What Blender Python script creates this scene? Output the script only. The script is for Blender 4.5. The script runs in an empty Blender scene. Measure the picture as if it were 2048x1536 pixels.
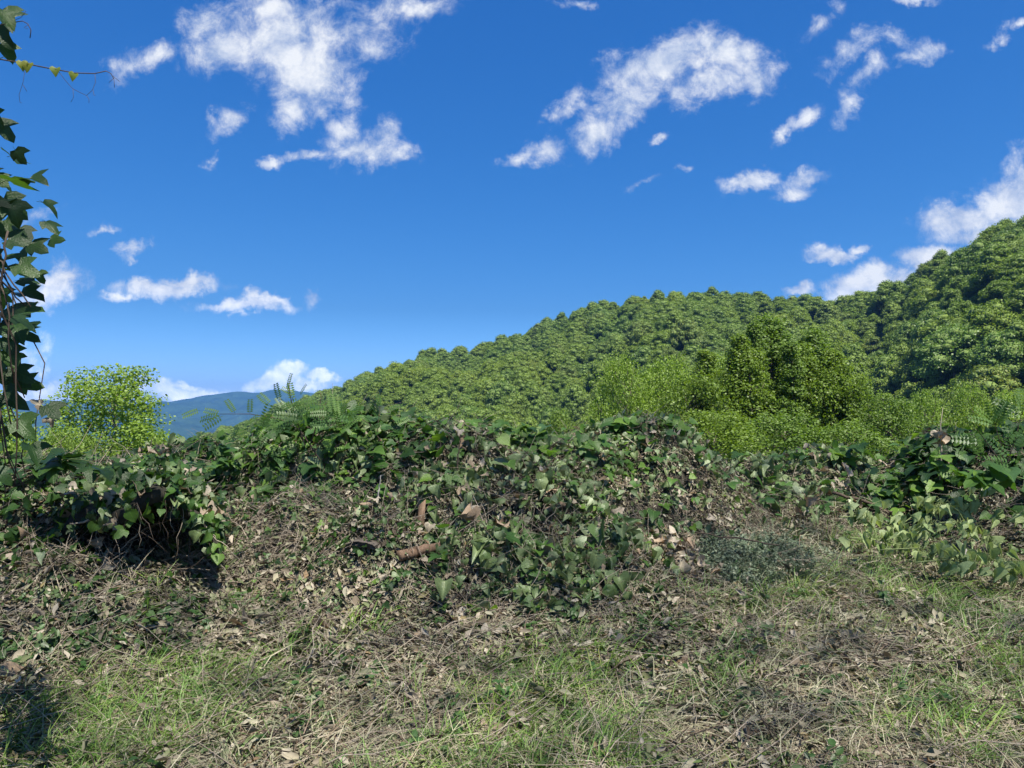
import bpy, math, random
import numpy as np
from mathutils import Vector, Matrix, noise as mnoise

R = math.radians
rng = np.random.default_rng(7)
random.seed(7)
scene = bpy.context.scene
COL = scene.collection

# ------------------------------------------------------------------ camera
CAM_H = 1.6
PITCH = R(2.4)
F = 1479.0                       # focal length in pixels of the 2048 px wide frame
cam_data = bpy.data.cameras.new('camera')
cam_data.sensor_width = 36.0
cam_data.lens = 36.0 * F / 2048.0
cam_data.clip_start = 0.05
cam_data.clip_end = 60000
cam = bpy.data.objects.new('camera', cam_data)
COL.objects.link(cam)
cam.location = (0, 0, CAM_H)
cam.rotation_euler = (R(90) + PITCH, 0, 0)
scene.camera = cam

# ------------------------------------------------------------------ light
SUN_ELEV, SUN_AZ = 60.0, 153.0    # azimuth clockwise from +Y; sun high, behind and to the right
sun_data = bpy.data.lights.new('sun', 'SUN')
sun_data.energy = 4.8
sun_data.angle = R(0.53)
sun_data.color = (1.0, 0.94, 0.83)
sun = bpy.data.objects.new('sun', sun_data)
COL.objects.link(sun)
sd = Vector((math.cos(R(SUN_ELEV)) * math.sin(R(SUN_AZ)), math.cos(R(SUN_ELEV)) * math.cos(R(SUN_AZ)), math.sin(R(SUN_ELEV))))
sun.rotation_euler = (-sd).to_track_quat('-Z', 'Y').to_euler()
sun.location = sd * 60

scene.view_settings.view_transform = 'Standard'
scene.view_settings.look = 'None'
EXPOSURE = 1.45
scene.view_settings.exposure = EXPOSURE
scene.view_settings.gamma = 1.0
try:
    scene.view_settings.use_curve_mapping = False
except Exception:
    pass
scene.render.engine = 'CYCLES'
cy = scene.cycles
cy.use_denoising = True
try:
    cy.denoiser = 'OPENIMAGEDENOISE'
    cy.denoising_input_passes = 'RGB_ALBEDO_NORMAL'
except Exception:
    pass
cy.max_bounces = 6
cy.diffuse_bounces = 3
cy.glossy_bounces = 2
cy.transmission_bounces = 4
cy.volume_bounces = 0
cy.transparent_max_bounces = 4
cy.caustics_reflective = False
cy.caustics_refractive = False
cy.sample_clamp_indirect = 6


def cam_uv(px, py):
    """photo pixel -> (x/y, z/y) of its direction in world axes"""
    u = (px - 1024) / F
    v = (768 - py) / F
    dy = math.cos(PITCH) - math.sin(PITCH) * v
    dz = math.sin(PITCH) + math.cos(PITCH) * v
    return u / dy, dz / dy


def W(px, py, Y):
    U, V = cam_uv(px, py)
    return Vector((U * Y, Y, CAM_H + V * Y))


# ------------------------------------------------------------------ node helpers
class NT:
    def __init__(self, tree):
        self.t = tree
        self.n = tree.nodes
        self.l = tree.links

    def node(self, typ, **kw):
        nd = self.n.new(typ)
        for k, v in kw.items():
            setattr(nd, k, v)
        return nd

    def link(self, a, b):
        self.l.new(a, b)

    def inp(self, sock, v):
        if isinstance(v, (int, float)):
            sock.default_value = v
        elif isinstance(v, (tuple, list, Vector)):
            sock.default_value = tuple(v)
        elif v is not None:
            self.l.new(v, sock)

    def math(self, op, a, b=None, c=None, clamp=False):
        nd = self.node('ShaderNodeMath', operation=op, use_clamp=clamp)
        self.inp(nd.inputs[0], a)
        if b is not None:
            self.inp(nd.inputs[1], b)
        if c is not None:
            self.inp(nd.inputs[2], c)
        return nd.outputs[0]

    def vmath(self, op, a, b=None, scale=None):
        nd = self.node('ShaderNodeVectorMath', operation=op)
        self.inp(nd.inputs[0], a)
        if b is not None:
            self.inp(nd.inputs[1], b)
        if scale is not None:
            self.inp(nd.inputs['Scale'], scale)
        return nd.outputs['Value'] if op in ('LENGTH', 'DOT_PRODUCT', 'DISTANCE') else nd.outputs[0]

    def noise(self, vec, scale, detail=4, rough=0.55, dist=0.0, out='Fac'):
        nd = self.node('ShaderNodeTexNoise')
        if vec is not None:
            self.inp(nd.inputs['Vector'], vec)
        nd.inputs['Scale'].default_value = scale
        nd.inputs['Detail'].default_value = detail
        nd.inputs['Roughness'].default_value = rough
        nd.inputs['Distortion'].default_value = dist
        return nd.outputs[out]

    def ramp(self, fac, stops):
        nd = self.node('ShaderNodeValToRGB')
        el = nd.color_ramp.elements
        while len(el) > 1:
            el.remove(el[-1])
        el[0].position = stops[0][0]
        el[0].color = tuple(stops[0][1]) + (1,)
        for p, c in stops[1:]:
            e = el.new(p)
            e.color = tuple(c) + (1,)
        self.inp(nd.inputs[0], fac)
        return nd.outputs[0]

    def maprange(self, v, a, b, c=0.0, d=1.0, smooth=False):
        nd = self.node('ShaderNodeMapRange')
        nd.interpolation_type = 'SMOOTHSTEP' if smooth else 'LINEAR'
        self.inp(nd.inputs[0], v)
        for i, x in enumerate((a, b, c, d)):
            self.inp(nd.inputs[i + 1], x)
        return nd.outputs[0]

    def mix(self, fac, a, b, blend='MIX'):
        nd = self.node('ShaderNodeMix', data_type='RGBA', blend_type=blend)
        self.inp(nd.inputs[0], fac)
        self.inp(nd.inputs[6], a if not isinstance(a, tuple) or len(a) == 4 else a + (1,))
        self.inp(nd.inputs[7], b if not isinstance(b, tuple) or len(b) == 4 else b + (1,))
        return nd.outputs[2]


# ------------------------------------------------------------------ sky with clouds
world = bpy.data.worlds.new('World')
scene.world = world
world.use_nodes = True
wt = NT(world.node_tree)
wt.n.clear()
out = wt.node('ShaderNodeOutputWorld')
bg = wt.node('ShaderNodeBackground')
SKY_STRENGTH = 0.14
bg.inputs['Strength'].default_value = SKY_STRENGTH
sky = wt.node('ShaderNodeTexSky')
sky.sky_type = 'NISHITA'
sky.sun_disc = False
sky.sun_elevation = R(SUN_ELEV)
sky.sun_rotation = R(SUN_AZ)
sky.air_density = 1.0
sky.dust_density = 0.35
sky.ozone_density = 2.2
sky.altitude = 600
# the camera's rendering of blue: each channel of the sky follows its own response curve
sc_ = wt.node('ShaderNodeSeparateColor')
wt.link(sky.outputs[0], sc_.inputs[0])
cc_ = wt.node('ShaderNodeCombineColor')
KS = SKY_STRENGTH * 2 ** EXPOSURE
for ch, (k_, p_) in enumerate(((.404, 1.56), (.535, .91), (.85, .63))):
    v_ = wt.math('MULTIPLY', sc_.outputs[ch], SKY_STRENGTH)
    wt.link(wt.math('MULTIPLY', wt.math('POWER', v_, p_), k_ / KS), cc_.inputs[ch])

# clouds: each entry is one soft lobe, (px, py, rx, ry, tilt in degrees, strength)
LOBES = [
    # wide ragged cloud at the upper left
    (255, 135, 42, 36, 60, .85), (320, 112, 70, 26, 10, .9), (405, 45, 48, 50, 0, .95), (440, 105, 95, 44, 12, 1.05),
    (560, 90, 120, 82, -10, 1.2), (630, 130, 100, 85, -20, 1.25), (590, 195, 52, 62, 20, 1.05), (690, 55, 120, 70, 0, .85),
    (560, 20, 110, 42, 0, .95), (815, 15, 105, 30, 0, .82), (750, 95, 60, 34, 30, .75),
    (640, 215, 50, 24, 40, .95), (462, 235, 46, 22, 30, .78), (690, 262, 50, 38, 0, .95), (725, 298, 85, 34, 0, 1.15),
    (770, 270, 36, 34, 30, .95), (802, 302, 38, 20, 0, .9), (610, 312, 42, 15, 5, .95), (540, 316, 34, 12, 0, .9), (425, 315, 13, 16, -60, .7),
    # long cloud right of the middle
    (1330, 120, 135, 48, 12, 1.25), (1440, 95, 85, 40, 5, 1.15), (1420, 165, 115, 40, 8, .98), (1500, 165, 50, 34, -10, .85),
    (1260, 190, 120, 42, 28, 1.0), (1185, 262, 70, 42, 28, 1.15), (1130, 215, 45, 20, 40, .8), (1090, 300, 58, 24, 28, 1.0), (1040, 325, 36, 14, 22, .85),
    # thin scraps further right
    (1640, 40, 48, 24, 25, .75), (1700, 100, 72, 26, 28, .72), (1790, 85, 50, 24, -10, .7), (1745, 145, 62, 24, 25, .9), (1830, 120, 62, 20, 22, .85),
    (1695, 205, 24, 46, -15, .85), (1612, 230, 44, 18, 40, .82), (1562, 268, 36, 15, 42, .85), (1370, 322, 24, 10, 20, .6), (1300, 352, 38, 9, 8, .6),
    (1150, 18, 40, 12, 0, .62), (1830, 5, 60, 10, 0, .7), (1490, 362, 54, 20, -3, 1.15), (1468, 356, 26, 18, 0, .9), (1615, 370, 58, 22, 18, 1.05), (1585, 393, 40, 15, 5, .95),
    (1325, 268, 16, 8, 10, .6), (1995, 85, 22, 14, 0, .6), (2040, 52, 22, 12, 0, .7),
    # big cumulus at the right edge
    (1930, 425, 100, 42, 10, 1.35), (2010, 400, 90, 55, 20, 1.4), (2060, 370, 60, 60, 0, 1.4), (1950, 465, 80, 24, 0, 1.0), (2070, 430, 90, 70, 0, 1.3),
    # small flat one and the cumulus behind the hill
    (1665, 514, 66, 17, -3, 1.2), (1640, 504, 36, 18, 0, 1.1), (1712, 509, 28, 13, 0, 1.1),
    (1735, 575, 75, 36, 22, 1.45), (1760, 552, 34, 22, 0, 1.3), (1855, 520, 70, 28, 22, 1.4), (1800, 570, 60, 30, 20, 1.3), (1590, 585, 30, 11, 0, 1.1),
    # low clouds on the left
    (345, 574, 105, 19, 0, 1.25), (375, 560, 70, 18, 0, 1.15), (300, 565, 40, 16, 0, 1.0), (235, 592, 44, 9, 0, .85),
    (488, 614, 98, 15, 2, 1.25), (490, 600, 28, 15, 0, 1.1), (550, 606, 36, 13, 0, 1.05), (626, 597, 20, 20, 60, .85),
    (125, 568, 48, 34, 30, 1.15), (85, 592, 50, 26, 0, .9), (262, 492, 44, 17, 22, .82), (200, 464, 36, 10, 15, .62), (258, 514, 26, 9, 0, .7), (80, 430, 50, 16, 10, .6),
    # cumulus heads along the horizon
    (560, 760, 60, 24, 15, 1.75), (590, 745, 36, 20, 0, 1.75), (645, 757, 34, 13, 0, 1.75), (610, 775, 60, 16, 0, 1.1),
    (380, 785, 80, 22, 0, 1.3), (372, 762, 34, 8, 0, 1.3), (420, 780, 50, 14, 0, 1.3), (310, 775, 60, 18, 0, 1.3), (110, 785, 60, 26, 0, 1.5), (30, 800, 60, 30, 0, 1.5), (60, 710, 40, 40, 0, .8),
    (-60, 560, 60, 40, 0, 1.1), (-120, 200, 90, 50, 20, 1.0),
]
geo = wt.node('ShaderNodeNewGeometry')
tc = wt.node('ShaderNodeTexCoord')
dirv = tc.outputs['Generated']
sep = wt.node('ShaderNodeSeparateXYZ')
wt.link(dirv, sep.inputs[0])
yy = wt.math('MAXIMUM', sep.outputs[1], 0.12)
Un = wt.math('DIVIDE', sep.outputs[0], yy)
Vn = wt.math('DIVIDE', sep.outputs[2], yy)
comb = wt.node('ShaderNodeCombineXYZ')
wt.link(Un, comb.inputs[0])
wt.link(Vn, comb.inputs[1])
P0 = comb.outputs[0]
# domain warp
w1 = wt.noise(P0, 7.0, 3, 0.55, out='Color')
w2 = wt.noise(P0, 26.0, 6, 0.68, out='Color')
w1c = wt.vmath('SCALE', wt.vmath('SUBTRACT', w1, (0.5, 0.5, 0.5)), scale=0.055)
w2c = wt.vmath('SCALE', wt.vmath('SUBTRACT', w2, (0.5, 0.5, 0.5)), scale=0.042)
P1 = wt.vmath('ADD', P0, wt.vmath('ADD', w1c, w2c))
dens = None
turned = {}
for (px, py, rx, ry, tilt, st) in LOBES:
    if py < 340:
        st *= .92
    U, V = cam_uv(px, py)
    q = max(-60, min(60, int(round(tilt / 15.0)) * 15))
    if q not in turned:
        if q == 0:
            turned[q] = P1
        else:
            vr = wt.node('ShaderNodeVectorRotate', rotation_type='Z_AXIS')
            vr.inputs['Angle'].default_value = R(-q)
            wt.link(P1, vr.inputs['Vector'])
            turned[q] = vr.outputs[0]
    cq, sq = math.cos(R(q)), math.sin(R(q))
    sx, sy = F / (rx * 1.38), F / (ry * 1.38)
    mp = wt.node('ShaderNodeVectorMath', operation='MULTIPLY_ADD')
    wt.link(turned[q], mp.inputs[0])
    mp.inputs[1].default_value = (sx, sy, 0)
    mp.inputs[2].default_value = (-(U * cq + V * sq) * sx, -(-U * sq + V * cq) * sy, 0)
    ln = wt.vmath('LENGTH', mp.outputs[0])
    fall = wt.math('MULTIPLY_ADD', ln, -st, st)          # st*(1-len)
    dens = fall if dens is None else wt.math('SMOOTH_MAX', dens, fall, 0.28)
n_big = wt.noise(P0, 20.0, 9, 0.64, 0.35)
n_fine = wt.noise(P0, 64.0, 8, 0.7, 0.6)
dens = wt.math('ADD', dens, wt.math('MULTIPLY', wt.math('SUBTRACT', n_big, 0.5), 1.75))
dens = wt.math('ADD', dens, wt.math('MULTIPLY', wt.math('SUBTRACT', n_fine, 0.5), 0.45))
alpha = wt.maprange(dens, 0.08, 0.98, smooth=True)
front = wt.maprange(sep.outputs[1], 0.2, 0.35, smooth=True)
alpha = wt.math('MULTIPLY', alpha, front)
# scattered clouds of the same kind over the rest of the sky
zz = wt.math('MAXIMUM', sep.outputs[2], 0.06)
comb2 = wt.node('ShaderNodeCombineXYZ')
wt.link(wt.math('DIVIDE', sep.outputs[0], zz), comb2.inputs[0])
wt.link(wt.math('DIVIDE', sep.outputs[1], zz), comb2.inputs[1])
g1 = wt.noise(comb2.outputs[0], 1.3, 7, 0.6, 0.2)
ga = wt.maprange(g1, 0.50, 0.66, smooth=True)
rest = wt.math('MAXIMUM', wt.maprange(sep.outputs[1], 0.62, 0.42, smooth=True), wt.maprange(wt.math('ABSOLUTE', sep.outputs[0]), 0.62, 0.72, smooth=True))
rest = wt.math('MAXIMUM', rest, wt.maprange(sep.outputs[2], 0.56, 0.66, smooth=True))
rest = wt.math('MULTIPLY', rest, wt.maprange(sep.outputs[2], 0.02, 0.12, smooth=True))
ga = wt.math('MULTIPLY', ga, rest)
alpha = wt.math('MAXIMUM', alpha, ga)
# body tone of the clouds: bright heads, slightly blue-grey in the thick, lower parts
sh_n = wt.noise(wt.vmath('ADD', P0, (0.012, -0.03, 0.0)), 16.0, 6, 0.6, 0.25)
relief = wt.math('SUBTRACT', n_big, sh_n)
tone = wt.math('ADD', wt.math('MULTIPLY', relief, 1.9), wt.math('MULTIPLY_ADD', n_fine, 0.5, 0.45))
tone = wt.maprange(tone, 0.35, 1.0)
cloud_col = wt.mix(tone, tuple(c / KS for c in (.46, .56, .76)) + (1,), tuple(c / KS for c in (.96, .98, 1.0)) + (1,))
alpha_s = wt.math('MULTIPLY', alpha, 0.97)
# low clouds and low sky lie behind kilometres of air
lowb = wt.maprange(sep.outputs[2], 0.14, 0.02, 1.0, 1.7)
cloud_col = wt.vmath('SCALE', cloud_col, scale=wt.maprange(sep.outputs[2], 0.16, 0.03, 1.0, 2.3))
skymix = wt.mix(alpha_s, wt.vmath('SCALE', cc_.outputs[0], scale=lowb), cloud_col)
wt.link(skymix, bg.inputs['Color'])
wt.link(bg.outputs[0], out.inputs['Surface'])
world.cycles.sampling_method = 'MANUAL'
world.cycles.sample_map_resolution = 512


# ------------------------------------------------------------------ materials
def new_mat(name):
    m = bpy.data.materials.new(name)
    m.use_nodes = True
    t = NT(m.node_tree)
    t.n.clear()
    return m, t


def leaf_mat(name, cols, rough=0.5, transl=0.35, tcol=None, veins=False, noise_scale=6.0, per='obj', spec=0.4, patch=0.0):
    """foliage: hue varies per leaf object / instance and by noise; part of the light passes through"""
    m, t = new_mat(name)
    o = t.node('ShaderNodeOutputMaterial')
    oi = t.node('ShaderNodeObjectInfo')
    ge = t.node('ShaderNodeNewGeometry')
    tcn = t.node('ShaderNodeTexCoord')
    fac = oi.outputs['Random']
    isl = ge.outputs['Random Per Island']
    if per == 'island':
        fac = t.math('ADD', t.math('MULTIPLY', fac, 0.35), t.math('MULTIPLY', isl, 0.65))
    elif per == 'tree':
        fac = t.math('ADD', t.math('MULTIPLY', fac, 0.75), t.math('MULTIPLY', isl, 0.25))
    n = len(cols)
    base = t.ramp(fac, [((i + 0.5) / n if n > 1 else 0.5, c) for i, c in enumerate(cols)])
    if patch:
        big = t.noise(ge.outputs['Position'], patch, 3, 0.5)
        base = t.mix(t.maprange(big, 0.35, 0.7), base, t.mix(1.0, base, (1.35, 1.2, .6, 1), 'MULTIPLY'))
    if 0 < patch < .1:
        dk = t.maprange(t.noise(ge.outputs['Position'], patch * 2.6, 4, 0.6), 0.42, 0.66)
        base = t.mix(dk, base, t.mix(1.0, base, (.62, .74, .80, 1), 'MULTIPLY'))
    nz = t.noise(tcn.outputs['Object'], noise_scale, 4, 0.6)
    base = t.mix(t.maprange(nz, 0.3, 0.75, 0, 0.55), base, t.mix(1.0, base, (.55, .6, .5, 1), 'MULTIPLY'))
    if veins:
        # pale midrib and side veins in the leaf's own coordinates
        s2 = t.node('ShaderNodeSeparateXYZ')
        t.link(tcn.outputs['Object'], s2.inputs[0])
        ax = t.math('ABSOLUTE', s2.outputs[0])
        rib = t.maprange(ax, 0.012, 0.03, 1, 0)
        wv = t.math('SINE', t.math('MULTIPLY', t.math('SUBTRACT', s2.outputs[1], t.math('MULTIPLY', ax, 0.8)), 42))
        sv = t.maprange(wv, 0.9, 1.0, 0, 0.6)
        vn = t.math('MAXIMUM', rib, sv)
        base = t.mix(t.math('MULTIPLY', vn, 0.35), base, t.mix(1.0, base, (1.9, 1.75, 1.5, 1), 'MULTIPLY'))
    p = t.node('ShaderNodeBsdfPrincipled')
    t.link(base, p.inputs['Base Color'])
    p.inputs['Roughness'].default_value = rough
    p.inputs['Specular IOR Level'].default_value = spec
    if veins:
        bp = t.node('ShaderNodeBump')
        bp.inputs['Strength'].default_value = 0.22
        bp.inputs['Distance'].default_value = 0.02
        t.link(t.math('ADD', t.math('MULTIPLY', vn, 0.6), t.noise(tcn.outputs['Object'], 14, 3, 0.5)), bp.inputs['Height'])
        t.link(bp.outputs[0], p.inputs['Normal'])
    if transl > 0:
        tr = t.node('ShaderNodeBsdfTranslucent')
        t.link(t.mix(1.0, base, (tcol or (1.5, 1.55, .55)) + (1,), 'MULTIPLY'), tr.inputs['Color'])
        mx = t.node('ShaderNodeMixShader')
        mx.inputs[0].default_value = transl
        t.link(p.outputs[0], mx.inputs[1])
        t.link(tr.outputs[0], mx.inputs[2])
        t.link(mx.outputs[0], o.inputs['Surface'])
    else:
        t.link(p.outputs[0], o.inputs['Surface'])
    return m


M = {}
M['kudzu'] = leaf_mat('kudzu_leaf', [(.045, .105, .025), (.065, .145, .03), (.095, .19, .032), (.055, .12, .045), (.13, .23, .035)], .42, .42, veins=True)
M['kudzu_dark'] = leaf_mat('shaded_leaf', [(.020, .052, .014), (.030, .072, .018), (.048, .105, .02), (.026, .062, .022)], .42, .42, veins=True)  # dark green leaf, darkened further to stand in for missing crown shade
M['wilted'] = leaf_mat('wilted_leaf', [(.17, .225, .10), (.11, .16, .065), (.27, .32, .19), (.075, .13, .04), (.14, .19, .075)], .42, .2, (1.2, 1.3, .7), veins=True, spec=.5)
M['droop'] = leaf_mat('drooping_pale_leaf', [(.29, .36, .16), (.36, .43, .22), (.22, .30, .13)], .55, .3, (1.2, 1.25, .6), veins=True)
M['dead'] = leaf_mat('dead_leaf', [(.30, .25, .195), (.38, .33, .27), (.22, .165, .12), (.45, .40, .34), (.29, .195, .125), (.34, .30, .24)], .7, .12, (1.3, 1.0, .6), veins=True, noise_scale=9, spec=.2)
M['litter'] = leaf_mat('litter', [(.20, .165, .125), (.11, .085, .062), (.30, .26, .20), (.10, .125, .055), (.40, .355, .29), (.075, .055, .042), (.15, .20, .09), (.20, .13, .08), (.12, .17, .06)], .75, .1, (1.2, 1, .6), per='island', spec=.2)
M['straw'] = leaf_mat('dry_straw', [(.32, .28, .20), (.23, .20, .14), (.43, .39, .29), (.19, .20, .12), (.28, .28, .17), (.18, .12, .085), (.13, .095, .065)], .6, .12, (1.2, 1.1, .7), per='island', spec=.3)
M['grass'] = leaf_mat('green_grass', [(.085, .19, .04), (.12, .24, .055), (.19, .29, .09), (.065, .15, .035), (.25, .31, .13)], .5, .35, (1.3, 1.4, .6), per='island', patch=1.3)
M['weed'] = leaf_mat('small_weed_leaf', [(.035, .085, .022), (.055, .12, .03), (.09, .14, .05), (.04, .075, .03)], .45, .3, per='island')
M['fine'] = leaf_mat('fine_brush_leaf', [(.11, .15, .09), (.16, .20, .13), (.08, .115, .07), (.20, .23, .16)], .55, .15, (1.1, 1.2, .8), per='island')
M['poplar'] = leaf_mat('sunlit_tree_leaf', [(.13, .205, .03), (.17, .26, .04), (.23, .33, .065), (.095, .165, .025)], .5, .45, (1.35, 1.45, .4), per='island', spec=.32)  # bright yellow-green leaf palette
M['darktree'] = leaf_mat('dark_tree_leaf', [(.085, .145, .026), (.11, .18, .03), (.14, .22, .038), (.068, .12, .024)], .6, .42, (1.3, 1.4, .5), per='island')
M['midtree'] = leaf_mat('mid_tree_leaf', [(.095, .155, .022), (.12, .19, .028), (.155, .23, .034), (.075, .125, .022)], .5, .42, (1.35, 1.4, .4), per='island', spec=.3)
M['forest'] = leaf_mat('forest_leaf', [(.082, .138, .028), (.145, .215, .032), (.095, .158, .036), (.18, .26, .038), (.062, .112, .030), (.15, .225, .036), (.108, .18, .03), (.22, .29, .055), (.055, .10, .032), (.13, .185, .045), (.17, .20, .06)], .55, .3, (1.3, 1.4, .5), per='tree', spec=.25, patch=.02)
M['forest_yellow'] = leaf_mat('bright_forest_leaf', [(.10, .17, .03), (.12, .20, .04)], .5, .3, (1.3, 1.4, .5), per='tree')


def bark_mat(name, c1, c2, scale=12, stretch=6):
    m, t = new_mat(name)
    o = t.node('ShaderNodeOutputMaterial')
    tcn = t.node('ShaderNodeTexCoord')
    mp = t.node('ShaderNodeMapping')
    mp.inputs['Scale'].default_value = (stretch, stretch, 1)
    t.link(tcn.outputs['Object'], mp.inputs[0])
    nz = t.noise(mp.outputs[0], scale, 6, 0.65, 0.3)
    c = t.ramp(nz, [(.3, c1), (.7, c2)])
    oi = t.node('ShaderNodeObjectInfo')
    c = t.mix(t.math('MULTIPLY', oi.outputs['Random'], 0.5), c, t.mix(1.0, c, (.6, .55, .5, 1), 'MULTIPLY'))
    p = t.node('ShaderNodeBsdfPrincipled')
    t.link(c, p.inputs['Base Color'])
    p.inputs['Roughness'].default_value = .8
    p.inputs['Specular IOR Level'].default_value = .2
    b = t.node('ShaderNodeBump')
    b.inputs['Strength'].default_value = .6
    b.inputs['Distance'].default_value = .01
    t.link(nz, b.inputs['Height'])
    t.link(b.outputs[0], p.inputs['Normal'])
    t.link(p.outputs[0], o.inputs['Surface'])
    return m


M['bark'] = bark_mat('bark', (.06, .05, .04), (.17, .145, .12))
M['twig'] = bark_mat('dry_twig', (.17, .14, .11), (.40, .35, .28))
M['twig_dark'] = bark_mat('dark_twig', (.045, .035, .028), (.11, .085, .065))
M['stem_green'] = bark_mat('green_stem', (.10, .14, .05), (.22, .27, .12))
M['wood_red'] = bark_mat('freshly_cut_wood', (.11, .07, .045), (.26, .175, .12), 14, 5)
M['wood_tan'] = bark_mat('peeled_wood', (.17, .12, .08), (.33, .26, .19), 10, 5)
M['wood_grey'] = bark_mat('weathered_wood', (.25, .23, .20), (.50, .47, .43), 8, 5)


def soil_mat():
    m, t = new_mat('ground_soil')
    o = t.node('ShaderNodeOutputMaterial')
    ge = t.node('ShaderNodeNewGeometry')
    pos = ge.outputs['Position']
    n1 = t.noise(pos, 1.4, 5, .6)
    n2 = t.noise(pos, 22, 7, .7)
    n3 = t.noise(pos, 90, 4, .7)
    c = t.ramp(n2, [(.3, (.035, .026, .018)), (.5, (.085, .062, .042)), (.68, (.15, .115, .078)), (.8, (.10, .10, .05))])
    c = t.mix(t.maprange(n1, .45, .65), c, t.mix(1.0, c, (1.35, .95, .75, 1), 'MULTIPLY'))
    # far from the clearing the ground lies under woodland
    ln = t.vmath('LENGTH', pos)
    far = t.maprange(ln, 14, 26)
    fc = t.ramp(t.noise(pos, .03, 8, .7), [(.35, (.028, .062, .016)), (.6, (.05, .10, .022)), (.75, (.07, .125, .03))])
    c = t.mix(far, c, fc)
    p = t.node('ShaderNodeBsdfPrincipled')
    t.link(c, p.inputs['Base Color'])
    p.inputs['Roughness'].default_value = .95
    p.inputs['Specular IOR Level'].default_value = .1
    b = t.node('ShaderNodeBump')
    b.inputs['Strength'].default_value = .8
    b.inputs['Distance'].default_value = .03
    t.link(t.math('ADD', n2, t.math('MULTIPLY', n3, .4)), b.inputs['Height'])
    t.link(b.outputs[0], p.inputs['Normal'])
    t.link(p.outputs[0], o.inputs['Surface'])
    return m


def slope_mat(name, c1, c2, c3, scale, bump_d):
    m, t = new_mat(name)
    o = t.node('ShaderNodeOutputMaterial')
    ge = t.node('ShaderNodeNewGeometry')
    pos = ge.outputs['Position']
    n1 = t.noise(pos, scale, 9, .68)
    n2 = t.noise(pos, scale * .12, 4, .5)
    c = t.ramp(n1, [(.35, c1), (.5, c2), (.68, c3)])
    c = t.mix(t.maprange(n2, .4, .6, 0, .5), c, t.mix(1.0, c, (.6, .7, .7, 1), 'MULTIPLY'))
    p = t.node('ShaderNodeBsdfPrincipled')
    t.link(c, p.inputs['Base Color'])
    p.inputs['Roughness'].default_value = .95
    p.inputs['Specular IOR Level'].default_value = .1
    b = t.node('ShaderNodeBump')
    b.inputs['Strength'].default_value = 1
    b.inputs['Distance'].default_value = bump_d
    t.link(n1, b.inputs['Height'])
    t.link(b.outputs[0], p.inputs['Normal'])
    t.link(p.outputs[0], o.inputs['Surface'])
    return m


M['soil'] = soil_mat()
M['hill'] = slope_mat('hill_undergrowth', (.04, .07, .018), (.06, .10, .022), (.08, .13, .026), .35, 1.0)
M['mountain'] = slope_mat('mountain_forest', (.016, .04, .026), (.026, .06, .036), (.042, .082, .044), .010, 40.0)  # dark forest green, tinted blue in place of distance haze
m_core, t_ = new_mat('tangled_undergrowth')  # near-black tangle body, its colour standing in for shade in the gaps
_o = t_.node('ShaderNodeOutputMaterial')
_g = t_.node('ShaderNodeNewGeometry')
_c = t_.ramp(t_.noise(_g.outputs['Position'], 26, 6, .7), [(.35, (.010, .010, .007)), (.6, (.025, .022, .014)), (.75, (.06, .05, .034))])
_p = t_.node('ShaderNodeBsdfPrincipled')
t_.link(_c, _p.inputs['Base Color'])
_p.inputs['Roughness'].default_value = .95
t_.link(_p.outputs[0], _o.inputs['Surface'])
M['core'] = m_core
m_tc, t_ = new_mat('inner_crown')
_o = t_.node('ShaderNodeOutputMaterial')
_g = t_.node('ShaderNodeNewGeometry')
_c = t_.ramp(t_.noise(_g.outputs['Position'], 1.5, 5, .7), [(.35, (.07, .11, .024)), (.65, (.11, .16, .03))])
_p = t_.node('ShaderNodeBsdfPrincipled')
t_.link(_c, _p.inputs['Base Color'])
_p.inputs['Roughness'].default_value = .9
t_.link(_p.outputs[0], _o.inputs['Surface'])
M['inner'] = m_tc


# ------------------------------------------------------------------ mesh helpers
def mesh_np(name, V, faces, mats, mat_idx=None, smooth=False):
    """V (n,3); faces: list of arrays (m,3) or (m,4)"""
    me = bpy.data.meshes.new(name)
    V = np.asarray(V, dtype=np.float32).reshape(-1, 3)
    faces = [np.asarray(f, dtype=np.int32) for f in faces if len(f)]
    loops = np.concatenate([f.ravel() for f in faces])
    sizes = np.concatenate([np.full(len(f), f.shape[1], dtype=np.int32) for f in faces])
    starts = np.concatenate([[0], np.cumsum(sizes)[:-1]]).astype(np.int32)
    me.vertices.add(len(V))
    me.vertices.foreach_set('co', V.ravel())
    me.loops.add(len(loops))
    me.loops.foreach_set('vertex_index', loops)
    me.polygons.add(len(sizes))
    me.polygons.foreach_set('loop_start', starts)
    me.polygons.foreach_set('loop_total', sizes)
    if smooth:
        me.polygons.foreach_set('use_smooth', np.ones(len(sizes), dtype=bool))
    for m in mats:
        me.materials.append(m)
    if mat_idx is not None:
        me.polygons.foreach_set('material_index', np.asarray(mat_idx, dtype=np.int32))
    me.update(calc_edges=True)
    return me


def link_obj(name, data, parent=None, loc=(0, 0, 0), rot=None, scale=None):
    o = bpy.data.objects.new(name, data)
    COL.objects.link(o)
    if parent is not None:
        o.parent = parent
        o.location = Vector(loc) - parent.location
    else:
        o.location = loc
    if rot is not None:
        o.rotation_euler = rot
    if scale is not None:
        o.scale = (scale,) * 3 if isinstance(scale, (int, float)) else scale
    return o


def tag(o, label=None, cat=None, group=None, kind=None):
    if label:
        o['label'] = label
    if cat:
        o['category'] = cat
    if group:
        o['group'] = group
    if kind:
        o['kind'] = kind
    return o


def thing(name, label, cat, loc=(0, 0, 0), group=None):
    o = bpy.data.objects.new(name, None)
    o.empty_display_size = .1
    COL.objects.link(o)
    o.location = loc
    return tag(o, label, cat, group)


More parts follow.
